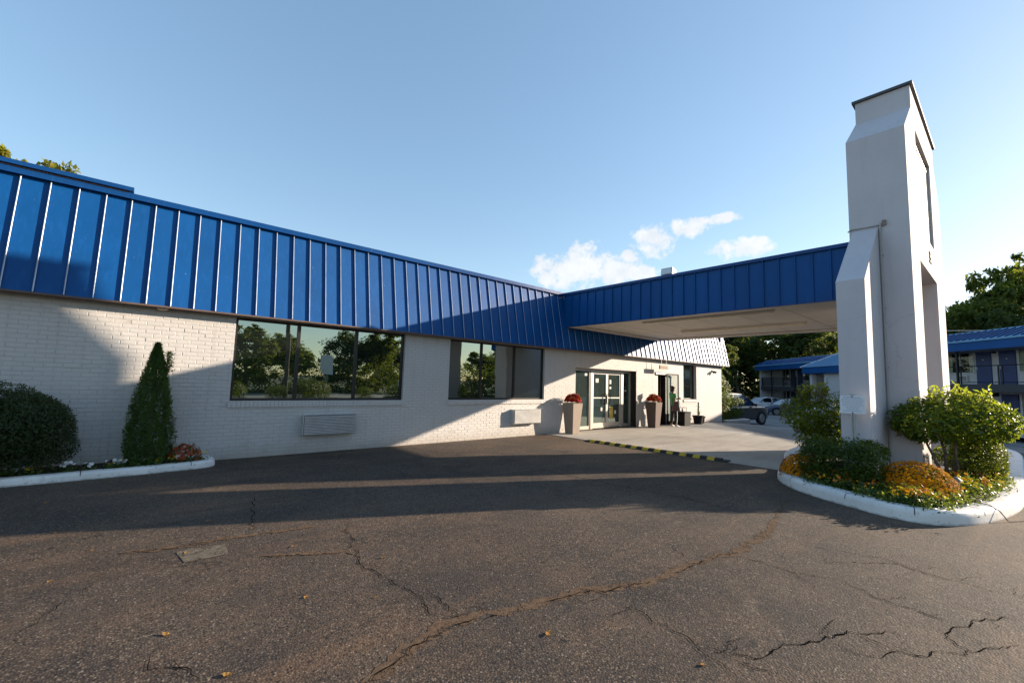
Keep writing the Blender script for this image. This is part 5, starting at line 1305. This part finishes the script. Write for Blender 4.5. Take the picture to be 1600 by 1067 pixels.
# stair pavilion with hipped blue roof
sv = thing('stair_pavilion', 'white stair pavilion with hipped blue metal roof before the motel', 'building', (49.7, 9.9, gz(49)), R(225))
b = MB()
for x in (-2.3, -.1, 1.9): b.box(x, x+.4, -2.3, -1.9, 0, 3.85)
b.build('column', MWALL, sv, world=False)
b = MB(); b.box(-2.3, 2.3, 1.9, 2.1, 0, 3.85); b.box(-2.3, -2.1, -1.9, 1.9, 0, 3.85); b.box(2.1, 2.3, -1.2, 1.9, 0, 3.85); b.box(.3, 1.9, -2.2, -2.0, 0, 3.85); b.build('wall', MWALL, sv, world=False)
b = MB(); b.box(-2.75, 2.75, -2.75, 2.75, 3.85, 4.45); b.build('fascia', BLUE, sv, world=False)
b = MB(); b.v = [(-2.85, -2.85, 4.452), (2.85, -2.85, 4.452), (2.85, 2.85, 4.452), (-2.85, 2.85, 4.452), (0, 0, 6.1)]; b.f = [(0, 1, 4), (1, 2, 4), (2, 3, 4), (3, 0, 4), (3, 2, 1, 0)]; b.build('roof', BLUE2, sv, world=False)
b = MB()
for k in range(-6, 7):
    u = k*.43; h = 4.47+(1-abs(u)/2.85)*1.65
    for sgn in (-1, 1):
        b.tube([(u, sgn*2.85, 4.47), (u, sgn*abs(u), h)], .022, 4); b.tube([(sgn*2.85, u, 4.47), (sgn*abs(u), u, h)], .022, 4)
b.build('roof_seams', TRIM, sv, world=False, kind='stuff')
for sx, sy in ((-1, -1), (1, -1), (1, 1), (-1, 1)):
    b = MB(); b.tube([(sx*2.85, sy*2.85, 4.47), (0, 0, 6.13)], .06, 5); b.build('hip_cap', plain('pale_hip_cap', (.5, .55, .6), .5), sv, world=False)

# ------------------------------------------------------------------ trees
def big_spec(seed, h, w, low=.25):
    g = random.Random(seed); out = [(0, 0, h*.62, w*.30, w*.30, h*.24)]
    for k in range(9):
        t = k*2.4+g.uniform(-.4, .4); rr = w*g.uniform(.20, .36); z = h*g.uniform(low+.08, .86)
        f = 1-.55*max(0, z/h-.55)/.45
        out.append((math.cos(t)*rr*f, math.sin(t)*rr*f, z, w*g.uniform(.13, .22), w*g.uniform(.13, .22), h*g.uniform(.08, .14)))
    return out
crowns = {}
def tree(label, x, y, h, w, kind, seed, group=None, cat='tree', name='broadleaf_tree', low=.25, z=None):
    key = (kind, seed)
    if key not in crowns:
        mat = {'d': LEAF_DARKT, 'n': LEAF_TREE, 'y': LEAF_YEL}[kind]
        crowns[key] = (tree_crown('crown', mat, big_spec(seed, 10, 8, low), .30, 13000, seed), trunk_mesh('trunk', 6.2, .26, 7, seed))
    cm, tm = crowns[key]
    t = thing(name, label, cat, (x, y, gz(x) if z is None else z), rnd.uniform(0, 6.28), group)
    link('trunk', tm, t); link('crown', cm, t)
    t.scale = (w/8, w/8, h/10)
    return t
GB = 'trees behind the motel'
ri = random.Random(3)
# right-hand wood behind the near wing
for i, (x, y, h, w, k) in enumerate(((68, 2.0, 14.5, 11, 'n'), (70, 7.0, 12.5, 11, 'd'), (72, -1.5, 18.5, 12, 'n'), (75, 12, 13, 12, 'd'), (80, -3.5, 20, 12, 'd'), (62, 4.5, 9.5, 9, 'd'), (80, 6, 15, 13, 'd'), (64, -1.0, 12, 9, 'd'))):
    tree('dark green broadleaf tree rising behind the near motel wing', x, y, h, w, k, 101+(i % 4), GB)
for i, (x, y, h, w, k) in enumerate(((75, 30, 14, 12, 'd'), (70, 35, 15, 12, 'd'), (83, 26, 15, 13, 'n'), (64, 36, 14, 11, 'd'), (88, 35, 17, 14, 'd'), (78, 40, 17, 13, 'd'), (70, 44, 17, 13, 'n'), (80, 20, 14, 12, 'd'), (60, 40, 15, 11, 'd'), (92, 22, 16, 13, 'd'))):
    tree('dark green broadleaf tree in the wood behind the far motel wing', x, y, h, w, k, 101+(i % 4), GB)
for i, (x, y, h, w, k) in enumerate(((50, 22.5, 7.5, 7, 'd'), (44, 21, 6.5, 6, 'd'), (56, 27, 9, 8, 'd'), (38, 20, 7, 6, 'd'), (48, 29, 10, 8, 'n'))):
    tree('vine covered tree between the office corner and the far motel wing', x, y, h, w, k, 105+(i % 2), 'trees beyond the office corner', low=.05)
tree('yellowing tree whose tips show above the blue roof', -5.2, 33.5, 13.7, 6.5, 'y', 107)
tree('second yellowing tree whose tips show above the blue roof', -8.2, 35, 14.4, 7.5, 'y', 108)
# scrub filling the ground under the woods
def scrub(name, label, line, n, hgt, seed):
    g = np.random.default_rng(seed); t = g.random(n)*(len(line)-1); i = t.astype(int); f = (t-i)[:, None]
    A = np.array(line, float); P2 = A[i]*(1-f)+A[i+1]*f+g.normal(0, 1.2, (n, 2))
    top = hgt*(.75+.25*np.sin(t*9)+.2*np.sin(t*23)); P = np.column_stack([P2, -.7+g.random(n)*top])
    tag(link(name, leaf_mesh(name, LEAF_DARKT, P, g.normal(0, 1, (n, 3))+np.array([0, 0, .4]), .55, .34, 0, seed)), kind='stuff', label=label, cat='undergrowth')
scrub('undergrowth', 'dark scrub filling the ground under the trees beyond the parking lot', [(52, 42), (62, 41), (74, 34), (84, 24), (90, 12), (90, 0), (86, -12)], 30000, 6.5, 61)
scrub('undergrowth', 'dark creeper covered scrub beyond the office corner', [(36, 23), (44, 25), (52, 29), (60, 33)], 16000, 5.0, 62)
# small planting at the office corner
shrub('corner_bush', 'tall dark bush at the far corner of the white office', 'shrub', (22.6, 10.4, -.05), (.75, .9, 1.25, 1.25), LEAF_HEDGE, 3500, .10, .05, 121, lump=.25)
shrub('corner_bush', 'clipped bush nearest the dark SUV in the corner bed', 'shrub', (23.7, 9.95, -.06), (.60, .65, .62, .62), LEAF_HEDGE, 2600, .07, .035, 122, lump=.12, power=.7)
shrub('corner_bush', 'low bush in the corner bed against the office wall', 'shrub', (22.3, 9.85, -.05), (.5, .45, .36, .38), LEAF_HEDGE, 1500, .07, .035, 123, lump=.12, power=.7)
mum('red flowers in the corner bed beside the low bush', (22.0, 9.75, .5), (.25, .2, .25), FL_RED, 60, .05, 124)

# ------------------------------------------------------------------ across the road (seen in the window glass)
for i in range(15):
    x = -6+i*4.6+ri.uniform(-1, 1)
    tree('roadside tree across the road, mirrored in the office windows', x, -28-ri.uniform(0, 9), ri.uniform(6.0, 8.6), ri.uniform(6.5, 8.5), 'nnd'[i % 3], 111+(i % 3), 'trees across the road', low=.0, z=-.6)
tag(link('verge_hedge', (lambda P: leaf_mesh('verge_hedge', LEAF_TREE, P, np.random.default_rng(2).normal(0, 1, (len(P), 3)), .22, .12, 0, 3))(np.stack([rng.uniform(-25, 75, 42000), -24.5+rng.normal(0, .8, 42000), np.abs(rng.uniform(-.2, 3.0, 42000)+rng.normal(0, .35, 42000))], 1))), kind='stuff', label='rough hedge along the far side of the road', cat='hedge')
for i, x in enumerate((-3.5, 2.5, 4.2, 6.6, 8.0, 8.9, 12.5, 15.0, 19.5, 23.0)):
    if i == 0:
        vb = shrub('verge_bush', 'clipped round bush on the road verge opposite the office', 'shrub', (x, -10.6, 0), (.75, .75, .55, .55), LEAF_HEDGE, 2200, .07, .035, 131, power=.8, group='clipped bushes on the road verge')
    else:
        c_ = copy_tree(vb); c_.location = (x, -10.6+ri.uniform(-.4, .4), 0); s_ = ri.uniform(.75, 1.15); c_.scale = (s_, s_, s_); c_.rotation_euler.z = i
up = thing('utility_pole', 'wooden utility pole beside the road', 'pole', (7.5, -12.6, 0))
b = MB(); b.tube([(0, 0, 0), (0, 0, 9)], [.15, .10], 9); b.build('pole', BARK, up, world=False)
b = MB(); b.box(-1.1, 1.1, -.06, .06, 8.2, 8.32); b.build('crossarm', BARK, up, world=False)
rs = thing('road_sign', 'white rectangular sign on a post across the road', 'sign', (13.0, -22.3, 0))
b = MB(); b.tube([(0, 0, 0), (0, 0, 3.4)], .04, 7); b.build('post', STEEL, rs, world=False)
b = MB(); b.box(-.5, .5, .045, .07, 1.7, 3.4); b.build('sign_plate', SHOE, rs, world=False)

# wires beyond the canopy
for k, (a, c) in enumerate((((38, 16, 7.4), (66, -2, 8.2)),)):
    pts = [(a[0]+(c[0]-a[0])*i/12, a[1]+(c[1]-a[1])*i/12, a[2]+(c[2]-a[2])*i/12-.5*4*(i/12)*(1-i/12)) for i in range(13)]
    b = MB(); b.tube(pts, .03, 5); tag(b.build('overhead_cable', plain('pale_wire', (.5, .5, .48), .5)), 'pale overhead cable crossing behind the canopy', 'cable')

# ------------------------------------------------------------------ fallen leaves
LV = [(-.64, 7.38), (-.29, 6.66), (.71, 5.61), (1.03, 5.13), (-.14, 5.27), (1.22, 4.38), (1.04, 3.34), (.27, 3.37), (.49, 2.74), (1.02, 7.15), (1.17, 6.88), (1.52, 7.18), (2.4, 5.32), (-.34, 4.68),
      (5.08, 2.62), (5.25, 1.61), (2.08, 1.98), (2.55, 1.23), (6.58, 1.16), (5.57, .58), (5.21, 8.17), (3.56, 6.6), (5.24, 3.56)]
lvr = random.Random(9)
for k in range(26): LV.append((lvr.uniform(-.5, 9), lvr.uniform(7.6, 9.3) if k % 2 else lvr.uniform(3, 9)))
def dry(seed):
    g = random.Random(seed); b = MB(); n = 7; L, W = .068, .040
    mid = [((k/n-.5)*L, 0,   .003+.006*(k/n-.5)**2*4) for k in range(n+1)]
    for s_ in (-1, 1):
        ed = [((k/n-.5)*L, s_*W*.5*math.sin(math.pi*(k/n)**.8)*g.uniform(.8, 1.15), .003+g.uniform(.0, .008)) for k in range(n+1)]
        for k in range(n): b.quad(mid[k], mid[k+1], ed[k+1], ed[k])
    b.tube([mid[0], (mid[0][0]-.025, .003, .006)], .0012, 4, False)
    return b.mesh('fallen_leaf', DRYLEAF)
dm = [dry(k) for k in range(4)]
for i, (x, y) in enumerate(LV):
    if x < 1.2 and y > 8.55: continue
    o = link('fallen_leaf', dm[i % 4], None, (x, y, gz(x)+.004)); tag(o, 'dry orange brown leaf lying on the dark asphalt', 'leaf', 'fallen leaves on the asphalt')
    o.rotation_euler = (lvr.uniform(-.10, .10), lvr.uniform(-.08, .08), lvr.uniform(0, 6)); s_ = lvr.uniform(.4, .85); o.scale = (s_, s_, s_)
